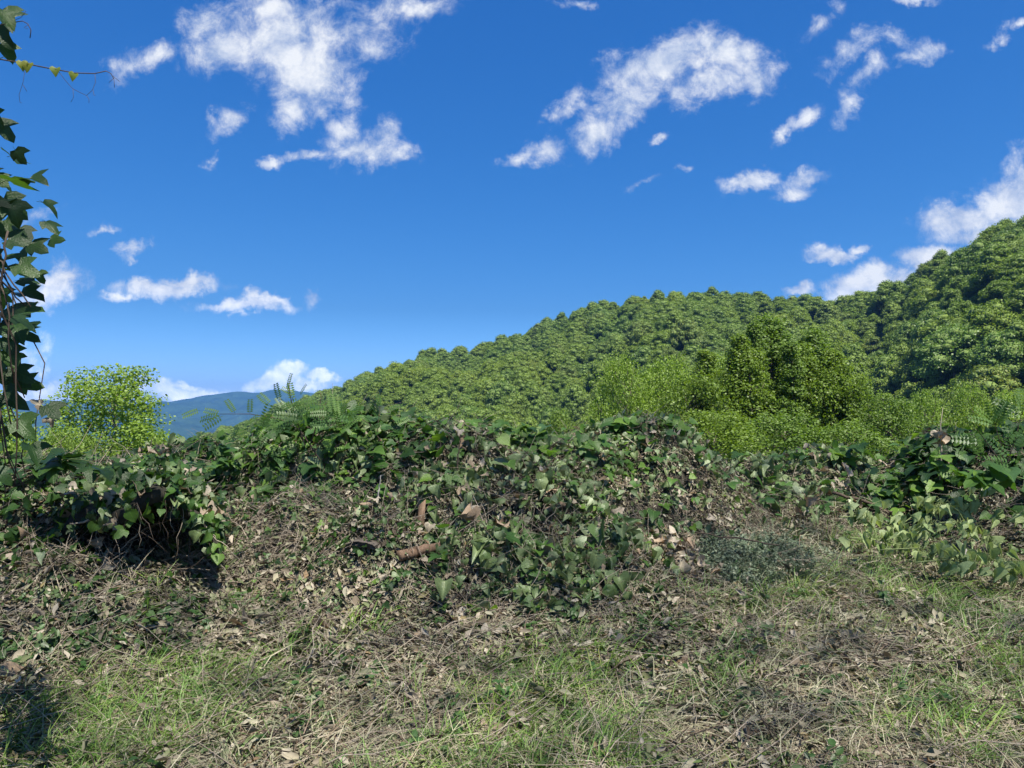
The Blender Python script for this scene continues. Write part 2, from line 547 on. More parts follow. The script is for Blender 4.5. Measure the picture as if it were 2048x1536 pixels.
class Geo:
    """collects vertices and faces"""
    def __init__(self):
        self.V, self.F3, self.F4 = [], [], []
        self.n = 0

    def add(self, V, F3=None, F4=None):
        V = np.asarray(V, float).reshape(-1, 3)
        if F3 is not None and len(F3):
            self.F3.append(np.asarray(F3, int) + self.n)
        if F4 is not None and len(F4):
            self.F4.append(np.asarray(F4, int) + self.n)
        self.V.append(V)
        self.n += len(V)

    def mesh(self, name, mats, smooth=False):
        fs = []
        if self.F3:
            fs.append(np.concatenate(self.F3))
        if self.F4:
            fs.append(np.concatenate(self.F4))
        return mesh_np(name, np.concatenate(self.V), fs, mats, smooth=smooth)


def tube(pts, radii, sides=5, caps=True):
    pts = np.asarray(pts, float)
    n = len(pts)
    radii = np.broadcast_to(np.asarray(radii, float), (n,))
    T = np.gradient(pts, axis=0)
    T /= np.linalg.norm(T, axis=1, keepdims=True) + 1e-9
    up = np.array([0, 0, 1.0]) if abs(T[0][2]) < .9 else np.array([1.0, 0, 0])
    V = []
    A = np.cross(T[0], up)
    A /= np.linalg.norm(A)
    for i in range(n):
        A = A - T[i] * np.dot(A, T[i])
        A /= np.linalg.norm(A) + 1e-9
        B = np.cross(T[i], A)
        for k in range(sides):
            a = 2 * math.pi * k / sides
            V.append(pts[i] + radii[i] * (A * math.cos(a) + B * math.sin(a)))
    F4 = []
    for i in range(n - 1):
        for k in range(sides):
            k2 = (k + 1) % sides
            F4.append((i * sides + k, i * sides + k2, (i + 1) * sides + k2, (i + 1) * sides + k))
    F3 = []
    if caps:
        V.append(pts[0])
        V.append(pts[-1])
        c0, c1 = n * sides, n * sides + 1
        for k in range(sides):
            k2 = (k + 1) % sides
            F3.append((c0, k2, k))
            F3.append((c1, (n - 1) * sides + k, (n - 1) * sides + k2))
    return np.array(V), F3, F4


def wander(a, b, n, amp, r=rng, sag=0.0):
    a, b = np.array(a, float), np.array(b, float)
    t = np.linspace(0, 1, n)[:, None]
    P = a + (b - a) * t
    L = np.linalg.norm(b - a)
    off = np.cumsum(r.normal(0, 1, (n, 3)), axis=0)
    off -= off[0] + (off[-1] - off[0]) * t
    P += off * amp * L / n ** .5
    P[:, 2] += -sag * L * 4 * (t[:, 0] * (1 - t[:, 0]))
    return P


def basis(tip, nrm):
    """matrix whose +Y is the leaf's tip direction and +Z its upper face"""
    y = Vector(tip).normalized()
    z = Vector(nrm)
    z = (z - y * z.dot(y))
    if z.length < 1e-4:
        z = y.orthogonal()
    z.normalize()
    x = y.cross(z)
    return Matrix((x, y, z)).transposed()


# ------------------------------------------------------------------ leaf meshes (1 unit long, tip at +Y)
OVATE = [(0, .02, .0), (.06, .30, -.03), (.2, .44, .12), (.38, .46, .34), (.58, .36, .55), (.78, .19, .76), (1, .0, 1)]
LOBED = [(0, .02, 0), (.05, .30, -.10), (.17, .50, .10), (.30, .62, .46), (.42, .30, .42), (.56, .27, .56), (.74, .22, .80), (1, .0, 1)]
HEART = [(0, .02, 0), (.04, .34, -.12), (.16, .52, .06), (.34, .53, .30), (.55, .38, .52), (.78, .17, .76), (1, .0, 1)]
NARROW = [(0, .02, 0), (.12, .14, .1), (.35, .2, .35), (.6, .17, .6), (.8, .1, .8), (1, 0, 1)]


def leaf_arrays(profile, fold=.15, curl=.25, wave=.05, asym=0.0, r=rng):
    """rows of five points across the leaf, folded on the midrib and curled along its length"""
    V = []
    ph = r.uniform(0, 6.28)
    for i, (t, w, ye) in enumerate(profile):
        wl = w * (1 + asym * math.sin(ph + i))
        wr = w * (1 - asym * math.sin(ph + i))
        for s, k in ((-1, wl), (-.5, wl), (0, 0), (.5, wr), (1, wr)):
            y = t + (ye - t) * abs(s) ** 1.5
            x = s * k
            z = fold * abs(x) * 1.4 + wave * math.sin(ph + y * 9 + s * 3) * abs(s)
            a = curl * y
            V.append((x, y * (1 - .12 * abs(curl)), z - a * y))
    n = len(profile)
    F = []
    for i in range(n - 1):
        for k in range(4):
            F.append((i * 5 + k, i * 5 + k + 1, (i + 1) * 5 + k + 1, (i + 1) * 5 + k))
    return np.array(V), F


def crumple(V, amp, r, freq=3.0):
    out = []
    s = Vector(r.uniform(-50, 50, 3))
    for v in V:
        nv = mnoise.noise_vector(Vector(v) * freq + s)
        out.append(np.array(v) + np.array(nv) * amp)
    return np.array(out)


def leaf_mesh(name, mat, profile, stem=True, **kw):
    cr = kw.pop('crump', 0)
    V, F = leaf_arrays(profile, **kw)
    if cr:
        V = crumple(V, cr, kw.get('r', rng))
    g = Geo()
    g.add(V, None, F)
    if stem:
        sv, s3, s4 = tube([(0, 0, 0), (0, -.12, -.02), (.01, -.28, -.08)], [.012, .012, .013], 3)
        g.add(sv, s3, s4)
    return g.mesh(name, [mat], smooth=True)


LV = {}
LV['kudzu'] = [leaf_mesh('kudzu_leaf', M['kudzu'], p, fold=f, curl=c, wave=.04, asym=.08)
               for p, f, c in ((OVATE, .12, .2), (HEART, .2, .3), (LOBED, .1, .25), (HEART, -.1, .15), (LOBED, .18, .4), (OVATE, .25, .45))]
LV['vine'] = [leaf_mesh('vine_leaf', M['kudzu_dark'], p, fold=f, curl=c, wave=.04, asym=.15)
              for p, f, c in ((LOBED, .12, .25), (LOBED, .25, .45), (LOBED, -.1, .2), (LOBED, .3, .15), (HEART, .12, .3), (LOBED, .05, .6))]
LV['wilted'] = [leaf_mesh('wilted_leaf', M['wilted'], p, fold=f, curl=c, wave=.1, asym=.15, crump=.06)
                for p, f, c in ((OVATE, .45, .5), (HEART, .7, .7), (OVATE, .9, .3), (HEART, -.4, .6), (OVATE, .3, .9), (HEART, 1.1, .9))]
LV['droop'] = [leaf_mesh('drooping_leaf', M['droop'], p, fold=f, curl=c, wave=.1, asym=.12, crump=.05)
               for p, f, c in ((OVATE, .9, .2), (HEART, 1.3, .3), (OVATE, 1.6, .1), (HEART, .7, .5))]
LV['dead'] = [leaf_mesh('dead_leaf', M['dead'], p, fold=f, curl=c, wave=.14, asym=.25, crump=.16)
              for p, f, c in ((HEART, .5, .6), (OVATE, -.6, .9), (HEART, .9, -.6), (LOBED, .3, .5), (OVATE, .2, 1.1), (HEART, -.3, -.8), (LOBED, .7, .8), (OVATE, 1.2, .2))]


# ------------------------------------------------------------------ foreground relief
def sstep(a, b, x):
    t = np.clip((x - a) / (b - a), 0, 1)
    return t * t * (3 - 2 * t)


_ph = rng.uniform(0, 6.28, (12,))
_kd = rng.uniform(0, 6.28, (12,))


def wob(x, y, base, n=6, off=0):
    s = 0
    for i in range(n):
        k = base * 1.7 ** i
        a = _kd[(i + off) % 12] + i * 1.3
        s = s + np.sin(k * (x * math.cos(a) + y * math.sin(a)) + _ph[(i + off) % 12]) / 1.5 ** i
    return s / 2.2


def ground_z(x, y):
    x = np.asarray(x, float)
    y = np.asarray(y, float)
    r = np.hypot(x, y)
    z = .06 * np.clip(y - 3, 0, 7.5) + .02 * np.clip(-y, 0, 40)
    yc = 10.6 + .25 * np.clip(x, -6, 8) + .5 * np.sin(x * .35)
    d = np.clip(y - yc, 0, 1e5)
    z = z - .46 * (np.sqrt(d * d + 4) - 2)
    z = np.where(z < -30, -30 - 10 * (1 - np.exp((z + 30) / 10.)), z)
    far = sstep(300, 2600, r) * sstep(-400, 500, y)
    z = z - far * 120
    near = 1 - sstep(10, 18, r)
    z = z + near * (.025 * wob(x, y, 1.6) + .012 * wob(x, y, 7, 4, 3))
    z = z + (1 - near) * wob(x, y, .06, 5, 2) * .9
    return z


# lumps of cut brush: (px, py of the top, distance, rx, ry, power)
LUMPS = {}


def lump(key, px, py, Y, rx, ry, q=1.3, sink=0.0):
    p = W(px, py, Y)
    h = p.z - float(ground_z(p.x, Y)) - sink
    LUMPS.setdefault(key, []).append((p.x, Y, max(h, .05), rx, ry, q))


lump('mound_left', 560, 862, 7.4, .55, .6, sink=.06)
lump('mound_left', 700, 832, 7.4, .75, .7, sink=.06)
lump('mound_left', 830, 850, 7.3, .65, .7, sink=.06)
lump('mound_mid', 950, 858, 7.0, .55, .7, sink=.05)
lump('mound_mid', 1080, 893, 7.2, .6, .7, sink=.05)
lump('mound_mid', 1290, 848, 8.0, .80, .8, sink=.05)
lump('mound_mid', 1180, 872, 7.8, .6, .8, sink=.05)
lump('mound_front', 900, 970, 6.3, .48, .36, 1.7)
lump('mound_front', 1040, 955, 6.2, .55, .42, 1.7)
lump('mound_front', 1170, 1040, 6.1, .40, .40)
lump('mound_front', 960, 1078, 5.6, .42, .28)
lump('mound_front', 1120, 1125, 5.5, .34, .24)
lump('heap_left', 620, 1018, 6.4, .85, .55)
lump('heap_left', 440, 1022, 6.6, .8, .5)
lump('heap_left', 740, 1060, 5.7, .5, .4)
lump('heap_left', 60, 1120, 5.0, .9, .35)
lump('bank_far_left', 40, 945, 5.6, .95, .6)
lump('bank_far_left', 180, 940, 6.6, .7, .45)
lump('bank_far_left', 310, 930, 7.0, .6, .45)
lump('bank_far_left', 420, 900, 7.6, .6, .5)
lump('small_heap', 1262, 1102, 6.3, .48, .4)
lump('fine_brush', 1385, 990, 7.9, .62, .7, 1.1, sink=.12)
lump('fine_brush', 1430, 1060, 7.1, .62, .6, 1.1, sink=.09)
lump('fine_brush', 1470, 1120, 6.5, .5, .5, 1.1, sink=.06)
lump('low_pile', 1520, 925, 9.6, .8, .55, sink=.05)
lump('low_pile', 1640, 912, 9.4, .75, .55, sink=.05)
lump('low_pile', 1760, 935, 9.2, .6, .6, sink=.05)
lump('low_pile', 1600, 1000, 8.6, 1.2, .5)
lump('right_bush', 1900, 870, 8.6, .55, .8, sink=.05)
lump('right_bush', 2010, 880, 8.2, .75, .9, sink=.05)
lump('right_bush', 2150, 850, 8.0, .9, 1.0)
lump('right_bush', 1800, 985, 8.4, .6, .5)


def lump_z(keys, x, y):
    g = ground_z(x, y)
    h = np.zeros_like(g)
    for k in keys:
        for (cx, cy_, hh, rx, ry, q) in LUMPS[k]:
            d = ((np.asarray(x) - cx) / (rx * 1.25)) ** 2 + ((np.asarray(y) - cy_) / (ry * 1.25)) ** 2
            h = np.maximum(h, hh * np.exp(-(d ** q)))
    return g + h, h


ALLK = list(LUMPS)


def top_z(x, y):
    z, h = lump_z(ALLK, x, y)
    return z + np.minimum(h, .35) * .18 * wob(x, y, 6, 5, 5)


def normals(fn, x, y, e=.04):
    dzx = (fn(x + e, y) - fn(x - e, y)) / (2 * e)
    dzy = (fn(x, y + e) - fn(x, y - e)) / (2 * e)
    n = np.stack([-dzx, -dzy, np.ones_like(dzx)], -1)
    return n / np.linalg.norm(n, axis=-1, keepdims=True)


def onground(px, py):
    """where the ray through a photo pixel meets the heaped ground"""
    U, V = cam_uv(px, py)
    Y = np.linspace(2.2, 14, 1200)
    g = top_z(U * Y, Y)
    z = CAM_H + V * Y
    k = np.argmax(z < g)
    y = Y[k] if (z < g).any() else 10.
    return Vector((U * y, y, float(top_z(U * y, y))))


# ------------------------------------------------------------------ ground sheet
def polar_sheet(name, radii, az, zf, mat):
    Rr, A = np.meshgrid(radii, az, indexing='ij')
    X = Rr * np.sin(A)
    Yg = Rr * np.cos(A)
    Z = zf(X, Yg)
    V = np.stack([X, Yg, Z], -1).reshape(-1, 3)
    n, m = len(radii), len(az)
    i, j = np.meshgrid(np.arange(n - 1), np.arange(m - 1), indexing='ij')
    a = i * m + j
    Fq = np.stack([a, a + 1, a + m + 1, a + m], -1).reshape(-1, 4)[:, ::-1]
    return mesh_np(name, V, [Fq], [mat], smooth=True)


radii = np.concatenate([[.01], np.geomspace(.5, 16, 150), np.geomspace(16.5, 7300, 90)])
az = np.linspace(-math.pi, math.pi, 361)
me = polar_sheet('ground', radii, az, lambda x, y: ground_z(x, y), M['soil'])
ground = tag(link_obj('ground', me), kind='structure')

# ------------------------------------------------------------------ forested hill
HILL_PX = np.array([250, 380, 450, 560, 640, 740, 850, 950, 1000, 1100, 1200, 1300, 1400, 1500, 1600, 1700, 1760, 1800, 1850, 1900, 1960, 2000, 2048, 2200, 2500], float)
HILL_PY = np.array([930, 885, 858, 818, 790, 752, 714, 702, 676, 645, 612, 597, 588, 592, 600, 599, 584, 556, 530, 500, 488, 460, 447, 400, 330], float)
HILL_R = np.array([560, 540, 530, 510, 490, 470, 450, 430, 425, 415, 405, 395, 385, 378, 370, 350, 335, 325, 310, 300, 290, 285, 280, 260, 240], float)
_uv = [cam_uv(a, b) for a, b in zip(HILL_PX, HILL_PY)]
HILL_AZ = np.array([math.atan(u) for u, v in _uv])
HILL_ZR = np.array([CAM_H + v / math.sqrt(1 + u * u) * r for (u, v), r in zip(_uv, HILL_R)]) - 9.0
# beyond the frame the ridge runs on and comes down slowly
HILL_AZ = np.concatenate([[-.75], HILL_AZ, [1.1, 1.5, 1.9]])
HILL_ZR = np.concatenate([[-70.], HILL_ZR, [120., 80., 20.]])
HILL_RR = np.concatenate([[600], HILL_R, [240, 240, 240]])


def hill_z(x, y):
    x = np.asarray(x, float)
    y = np.asarray(y, float)
    a = np.arctan2(x, y)
    r = np.hypot(x, y)
    zr = np.interp(a, HILL_AZ, HILL_ZR)
    rr = np.interp(a, HILL_AZ, HILL_RR)
    r0 = 118 + 14 * np.sin(a * 7) - 20 * sstep(.3, .7, a)
    t = (r - r0) / (rr - r0)
    tt = np.clip(t, 0, 1)
    prof = tt * .75 + .25 * np.sin(tt * math.pi / 2)
    z0 = -46.0
    z = z0 + (zr - z0) * prof
    z = np.where(t > 1, zr - 90 * (t - 1) ** 1.3 if False else zr - 70 * np.clip(t - 1, 0, 3) ** 1.3, z)
    z = np.where(t < 0, z0 + 40 * t, z)
    gul = np.sin(a * 17 + r * .012) * 5 + np.sin(a * 31 - r * .02 + 1) * 3 + np.sin(r * .045 + a * 9) * 3
    z = z + gul * np.clip(np.sin(np.pi * np.clip(t, 0, 1)), 0, 1)
    return z


HX = np.linspace(80, 900, 110)
HA = np.linspace(-.7, 1.85, 200)
me = polar_sheet('hill', HX, HA, hill_z, M['hill'])
hill = tag(link_obj('hill', me), kind='structure')


# ------------------------------------------------------------------ far mountains
def mountain(name, Y0, prof_px, base, depth, seed, y_noise):
    pxs = np.array([p[0] for p in prof_px], float)
    pys = np.array([p[1] for p in prof_px], float)
    r_ = np.random.default_rng(seed)
    s_off = r_.uniform(0, 100)
    xs = np.linspace(-700, 2300, 260)
    ts = np.linspace(-1, 1, 60)
    V = []
    for t in ts:
        for px in xs:
            pyy = np.interp(px, pxs, pys)
            U, Vv = cam_uv(px, pyy)
            Yd = Y0 + t * depth
            ztop = CAM_H + Vv * Y0
            nn = mnoise.fractal(Vector((px * .006 + s_off, t * 2.2, seed)), 1.0, 2.0, 6)
            ridge = 1 - abs(t + .25 * mnoise.noise(Vector((px * .004, s_off, 0)))) ** 1.15
            z = base + (ztop - base) * max(ridge, 0) + nn * y_noise * min(1, abs(t) * 3 + .05)
            V.append((U * Y0, Yd, z))
    n, m = len(ts), len(xs)
    i, j = np.meshgrid(np.arange(n - 1), np.arange(m - 1), indexing='ij')
    a = i * m + j
    Fq = np.stack([a, a + 1, a + m + 1, a + m], -1).reshape(-1, 4)
    me = mesh_np(name, V, [Fq], [M['mountain']], smooth=True)
    return tag(link_obj(name, me), kind='structure')


mountain('mountain', 5600, [(-1500, 800), (-600, 770), (-100, 815), (100, 800), (200, 805), (330, 804), (400, 793), (440, 786), (470, 778), (490, 776), (515, 780), (555, 779), (600, 790), (800, 815), (1600, 830), (3200, 800)], -190, 1400, 3, 130)
mountain('mountain', 3600, [(-1500, 840), (-300, 850), (60, 846), (200, 858), (330, 852), (400, 862), (500, 880), (700, 900), (3200, 900)], -190, 900, 8, 90)


# ------------------------------------------------------------------ trees
def clump_leaves(centers, rads, per, size, r, up=.5, flat=.85, outward=.7, jit=.6):
    n = len(centers)
    cnt = np.maximum((per * (rads / rads.mean()) ** 2).astype(int), 4)
    idx = np.repeat(np.arange(n), cnt)
    N = len(idx)
    d = r.normal(0, 1, (N, 3))
    d /= np.linalg.norm(d, axis=1, keepdims=True)
    rad = rads[idx] * (.55 + .5 * r.random(N) ** .6)
    P = centers[idx] + d * rad[:, None] * np.array([1, 1, flat])
    nr = d * outward + np.array([0, 0, up]) + r.normal(0, jit, (N, 3))
    nr /= np.linalg.norm(nr, axis=1, keepdims=True)
    tdir = np.cross(nr, r.normal(0, 1, (N, 3)))
    tdir /= np.linalg.norm(tdir, axis=1, keepdims=True)
    s = np.cross(tdir, nr)
    L = size * r.uniform(.6, 1.25, N)[:, None]
    w = L * .42
    A = P - tdir * L * .5
    B = P + s * w - nr * L * .08
    C = P + tdir * L * .5 - nr * L * .1
    D = P - s * w - nr * L * .08
    V = np.stack([A, B, C, D], 1).reshape(-1, 3)
    Fq = np.arange(N * 4).reshape(-1, 4)
    return V, Fq


def blob(c, rad, r, flat=.85, seg=6):
    """rough low lump used as the dense inside of a leaf clump"""
    V = [(0, 0, 1)]
    for i in range(1, 4):
        a = math.pi * i / 4
        for k in range(seg):
            b = 2 * math.pi * k / seg + i * .5
            V.append((math.sin(a) * math.cos(b), math.sin(a) * math.sin(b), math.cos(a)))
    V.append((0, 0, -1))
    V = np.array(V) * r.uniform(.75, 1.15, (len(V), 1)) * rad * np.array([1, 1, flat]) + c
    F3, F4 = [], []
    for k in range(seg):
        k2 = (k + 1) % seg
        F3.append((0, 1 + k, 1 + k2))
        F3.append((3 * seg + 1, 2 * seg + 1 + k2, 2 * seg + 1 + k))
        for i in range(2):
            F4.append((1 + i * seg + k, 1 + (i + 1) * seg + k, 1 + (i + 1) * seg + k2, 1 + i * seg + k2))
    return V, F3, F4


def crown_centres(r, H, Wd, base, n, shape):
    """clump centres through a crown: 'dome' broad, 'column' tall with leading tops, 'open' loose"""
    C, Rd = [], []
    for i in range(n):
        t = r.random() ** .9
        z = base + (H - base) * t
        if shape == 'dome':
            w = math.sqrt(max(0.02, 1 - (t - .35) ** 2 / .45)) if t > .35 else .75 + .25 * t / .35
        elif shape == 'column':
            w = (1 - t ** 2.2) * .85 + .12
        else:
            w = (1 - abs(t - .45) ** 1.6 * 1.6) * .95
        w = max(w, .12)
        a = r.uniform(0, 2 * math.pi)
        q = math.sqrt(r.uniform(.15, 1))
        C.append((math.cos(a) * Wd / 2 * w * q, math.sin(a) * Wd / 2 * w * q, z))
        Rd.append(Wd * r.uniform(.06, .15) * (1.1 - .35 * t))
    return np.array(C), np.array(Rd)


def tree_parts(seed, H, Wd, base_frac, n_cl, per, leaf, shape, leafmat, core=True, trunk_r=None, up=.5):
    r = np.random.default_rng(seed)
    C, Rd = crown_centres(r, H, Wd, H * base_frac, n_cl, shape)
    V, Fq = clump_leaves(C, Rd, per, leaf, r, up=up)
    g = Geo()
    g.add(V, None, Fq)
    mats = [leafmat, M['inner']]
    nleaf = len(Fq)
    mi4 = np.zeros(nleaf, int)
    extra3 = 0
    gi = Geo()
    if core:
        for c, rd in zip(C, Rd):
            gi.add(*blob(c, rd * .62, r))
    V_all = [V]
    faces3, faces4 = [], [Fq]
    if core:
        Vi = np.concatenate(gi.V)
        V_all.append(Vi)
        faces3 = [np.concatenate(gi.F3) + len(V)]
        faces4.append(np.concatenate(gi.F4) + len(V))
    fs = []
    mi = []
    if faces3:
        fs.append(faces3[0])
        mi += [1] * len(faces3[0])
    f4 = np.concatenate(faces4)
    fs.append(f4)
    mi += [0] * nleaf + [1] * (len(f4) - nleaf)
    crown = mesh_np('crown', np.concatenate(V_all), fs, mats, mi)
    # trunk and limbs
    tr = trunk_r or H * .016
    g = Geo()
    lean = r.normal(0, .02, 2)
    pts = [(lean[0] * z + .06 * math.sin(z * .7 + seed), lean[1] * z + .06 * math.cos(z * .6 + seed), z) for z in np.linspace(-.6, H * .93, 9)]
    g.add(*tube(pts, np.linspace(tr, tr * .18, 9), 7))
    for c, rd in list(zip(C, Rd))[::max(1, len(C) // 130)]:
        z0 = max(H * .12, c[2] - math.hypot(c[0], c[1]) * r.uniform(.5, 1.0) - .3)
        z0 = min(z0, H * .9)
        a = np.array([lean[0] * z0, lean[1] * z0, z0])
        P = wander(a, c, 5, .06, r, sag=.06)
        g.add(*tube(P, np.linspace(tr * .30 * (1 - z0 / H * .6), tr * .06, 5), 4, caps=False))
    trunk = g.mesh('trunk', [M['bark']], smooth=True)
    return crown, trunk


def plant_tree(px, py_top, Y, H, parts, name, label, cat='tree', group=None, rot=None, sc=1.0, wscale=1.0):
    """tree whose top meets the given photo pixel when it stands at distance Y"""
    top = W(px, py_top, Y)
    root = thing(name, label, cat, (top.x, top.y, top.z - H * sc), group)
    rz = rot if rot is not None else rng.uniform(0, 6.28)
    for nm, me_ in zip(('crown', 'trunk'), parts):
        o = link_obj(nm, me_, root, root.location, (0, 0, rz), (sc * wscale, sc * wscale, sc))
    gz = float(ground_z(top.x, top.y))
    root['__g'] = gz
    del root['__g']
    return root


POP = tree_parts(11, 17, 7.2, .12, 420, 125, .14, 'open', M['poplar'], core=False, trunk_r=.17)
POP2 = tree_parts(12, 18, 7.5, .2, 420, 115, 0.135, 'dome', M['poplar'], core=False, trunk_r=.2)
DK1 = tree_parts(13, 21, 5.0, .1, 420, 120, 0.13, 'column', M['darktree'], core=False, trunk_r=.22)
DK2 = tree_parts(14, 16, 6.5, .08, 380, 120, 0.135, 'dome', M['darktree'], core=False, trunk_r=.2)
MD1 = tree_parts(15, 17, 7.0, .12, 400, 120, 0.135, 'dome', M['midtree'], core=False, trunk_r=.2)
MD2 = tree_parts(16, 19, 6.0, .12, 420, 120, 0.13, 'column', M['midtree'], core=False, trunk_r=.2)
BUSH = tree_parts(17, 6, 5.2, .05, 90, 170, .12, 'dome', M['poplar'], core=False, trunk_r=.09)
FEATH = tree_parts(18, 7, 6.0, .08, 130, 190, .085, 'dome', M['midtree'], core=False, trunk_r=.1)

COLA = tree_parts(41, 20, 3.6, .1, 330, 110, 0.125, 'column', M['midtree'], core=False, trunk_r=.17)
COLB = tree_parts(42, 20, 3.4, .1, 330, 110, 0.125, 'column', M['darktree'], core=False, trunk_r=.17)
near_trees = [
    (1412, 702, 39, 20, COLA, 'slim upright green tree left of the tall dark pair, lowest of the slim ones', 1.0),
    (1478, 672, 40, 20, COLA, 'slim upright bright tree just left of the tallest dark tree', 1.0),
    (1512, 650, 41, 20, COLB, 'slim upright dark tree touching the tallest dark tree on its left', 1.0),
    (1582, 690, 39, 20, COLB, 'slim upright dark tree in the gap between the two tall dark trees', 1.0),
    (1665, 700, 40, 20, COLA, 'slim upright green tree at the right flank of the tall dark pair', 1.1),
    # px, top py, Y, H, parts, label, width scale
    (222, 742, 40, 17, POP, 'open sunlit poplar with pale green leaves standing alone at the left below the mountains', 1.2),
    (95, 842, 34, 6, BUSH, 'pale green sapling clump left of the open poplar, behind the hanging vines', 1.1),
    (330, 880, 36, 6, BUSH, 'low yellow green bush at the right foot of the open poplar', .9),
    (365, 905, 26, 7, FEATH, 'feathery green bush just beyond the brush between poplar and left mound', .8),
    (150, 880, 30, 7, FEATH, 'rounded green bush under the open poplar on its left side', .9),
    (1245, 722, 44, 18, POP2, 'bright green round tree, leftmost of the near trees before the hill', .72),
    (1335, 722, 46, 18, POP2, 'bright green round tree second from the left among the near trees', .78),
    (1445, 685, 44, 19, POP2, 'bright leafy tree just left of the tallest dark tree', .7),
    (1390, 760, 38, 17, MD1, 'mid green tree filling the gap below the two bright round trees', .9),
    (1540, 636, 43, 21, DK1, 'tallest dark narrow tree in the middle of the near trees', 1.35),
    (1625, 660, 44, 21, DK1, 'second tall dark narrow tree right of the tallest one', 1.35),
    (1490, 705, 40, 19, MD2, 'broad mid green tree in front of the tallest dark tree', 1.2),
    (1650, 725, 40, 17, MD1, 'broad mid green tree below the second tall dark tree', 1.0),
    (1560, 830, 30, 16, DK2, 'low dark tree directly behind the low brush pile', .9),
    (1420, 830, 28, 17, MD1, 'low mid green tree behind the right end of the middle mound', .8),
    (1590, 700, 41, 19, MD2, 'mid green narrow tree standing between the two tall dark trees', 1.1),
    (1705, 765, 40, 16, DK2, 'dark green tree right of the second tall tree', .7),
    (1775, 795, 36, 16, DK2, 'shadowy dark tree rightmost of the near dark group', .75),
    (1700, 850, 30, 16, DK2, 'shadowy dark tree low behind the right part of the low brush pile', .8),
    (1850, 790, 62, 18, POP2, 'pale yellow green tree behind the right vine bush, left one of two', .75),
    (1940, 775, 66, 18, POP2, 'pale yellow green tree behind the right vine bush, right one of two', .8),
    (2030, 790, 58, 17, POP, 'pale green tree at the right edge of the view behind the vine bush', 1.0),
    (1930, 835, 30, 7, FEATH, 'light green bush rising just behind the vine bush at right', .8),
    (2040, 830, 24, 6, BUSH, 'bright leafy sapling at the right edge behind the vine bush', .8),
    (1120, 830, 80, 17, MD1, 'mid green tree low in the gap between left mound and bright trees', 1.0),
    (60, 905, 24, 7, FEATH, 'light green bush low behind the vine covered tree at left', .9),
    (2110, 760, 40, 19, MD2, 'leafy tree just past the right edge behind the vine bush', 1.0),
    (-60, 820, 38, 16, POP, 'pale tree just past the left edge behind the vines', 1.0),
]
for (px, py, Y, H, parts, lab, ws) in near_trees:
    nm = 'bush' if H < 8 else 'broadleaf_tree'
    top = W(px, py, Y)
    gz = float(ground_z(top.x, top.y))
    # the trunk has to reach the slope it stands on
    Hreal = max(H if H < 8 else 0, top.z - gz + .3)
    sc = Hreal / H
    root = thing(nm, lab, 'bush' if H < 8 else 'tree', (top.x, top.y, top.z - Hreal), None)
    rz = rng.uniform(0, 6.28)
    for pn, me_ in zip(('crown', 'trunk'), parts):
        link_obj(pn, me_, root, root.location, (0, 0, rz), (ws, ws, sc))

# forest trees on the hill
FT = []
for s in range(7):
    r_ = np.random.default_rng(100 + s)
    Hh = 12 + s % 3
    Wd = (10.5, 12, 9.5, 9, 11.5, 10, 8.5)[s]
    C, Rd = [], []
    n_cl = (52, 38, 70, 30, 46, 60, 42)[s]
    for i in range(n_cl):
        # clumps spread over a broad dome
        a = i * 2.39996 + r_.uniform(-.3, .3)
        q = math.sqrt((i + .5) / n_cl)
        el = math.cos(q * math.pi / 2 * .96)
        C.append((math.cos(a) * q * Wd * .40, math.sin(a) * q * Wd * .40, Hh * (.36 + .50 * el ** (.55 + .07 * s)) + r_.normal(0, .45)))
        Rd.append(Wd * r_.uniform(.09, .18))
    C, Rd = np.array(C), np.array(Rd)
    V, Fq = clump_leaves(C, Rd, 8200 // n_cl, .33, r_, up=.8, flat=.7, jit=1.0)
    gi = Geo()
    for c, rd in zip(C, Rd):
        gi.add(*blob(c, rd * .72, r_, .6, 5))
    Vi = np.concatenate(gi.V)
    f3 = np.concatenate(gi.F3) + len(V)
    f4 = np.concatenate(gi.F4) + len(V)
    tv, t3, t4 = tube([(0, 0, -3), (.1, 0, 3), (0, .1, Hh * .7)], [.32, .26, .12], 5)
    off = len(V) + len(Vi)
    F3 = np.concatenate([f3, np.array(t3) + off])
    F4 = np.concatenate([Fq, f4, np.array(t4) + off])
    mi = [1] * len(f3) + [2] * len(t3) + [0] * len(Fq) + [1] * len(f4) + [2] * len(t4)
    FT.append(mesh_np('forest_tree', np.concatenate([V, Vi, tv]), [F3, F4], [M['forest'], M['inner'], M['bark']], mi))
FTY = []
for me_ in FT[:2]:
    c = me_.copy()
    c.materials[0] = M['forest_yellow']
    FTY.append(c)

# jittered planting over the hill
pts = []
rr = 100.0
while rr < 700:
    step = 6.1 * (1 + .0012 * (rr - 150))
    a = -.62 + rng.uniform(0, .02)
    while a < .80:
        r1 = rr + rng.uniform(-.4, .4) * step
        a1 = a + rng.uniform(-.4, .4) * step / rr
        lim = np.interp(a1, HILL_AZ, HILL_RR) + 55
        if r1 < lim:
            pts.append((r1 * math.sin(a1), r1 * math.cos(a1)))
        a += step / rr
    rr += step * .93
pts = np.array(pts)
pz = hill_z(pts[:, 0], pts[:, 1]) - 1.5
rad_ = np.hypot(pts[:, 0], pts[:, 1])
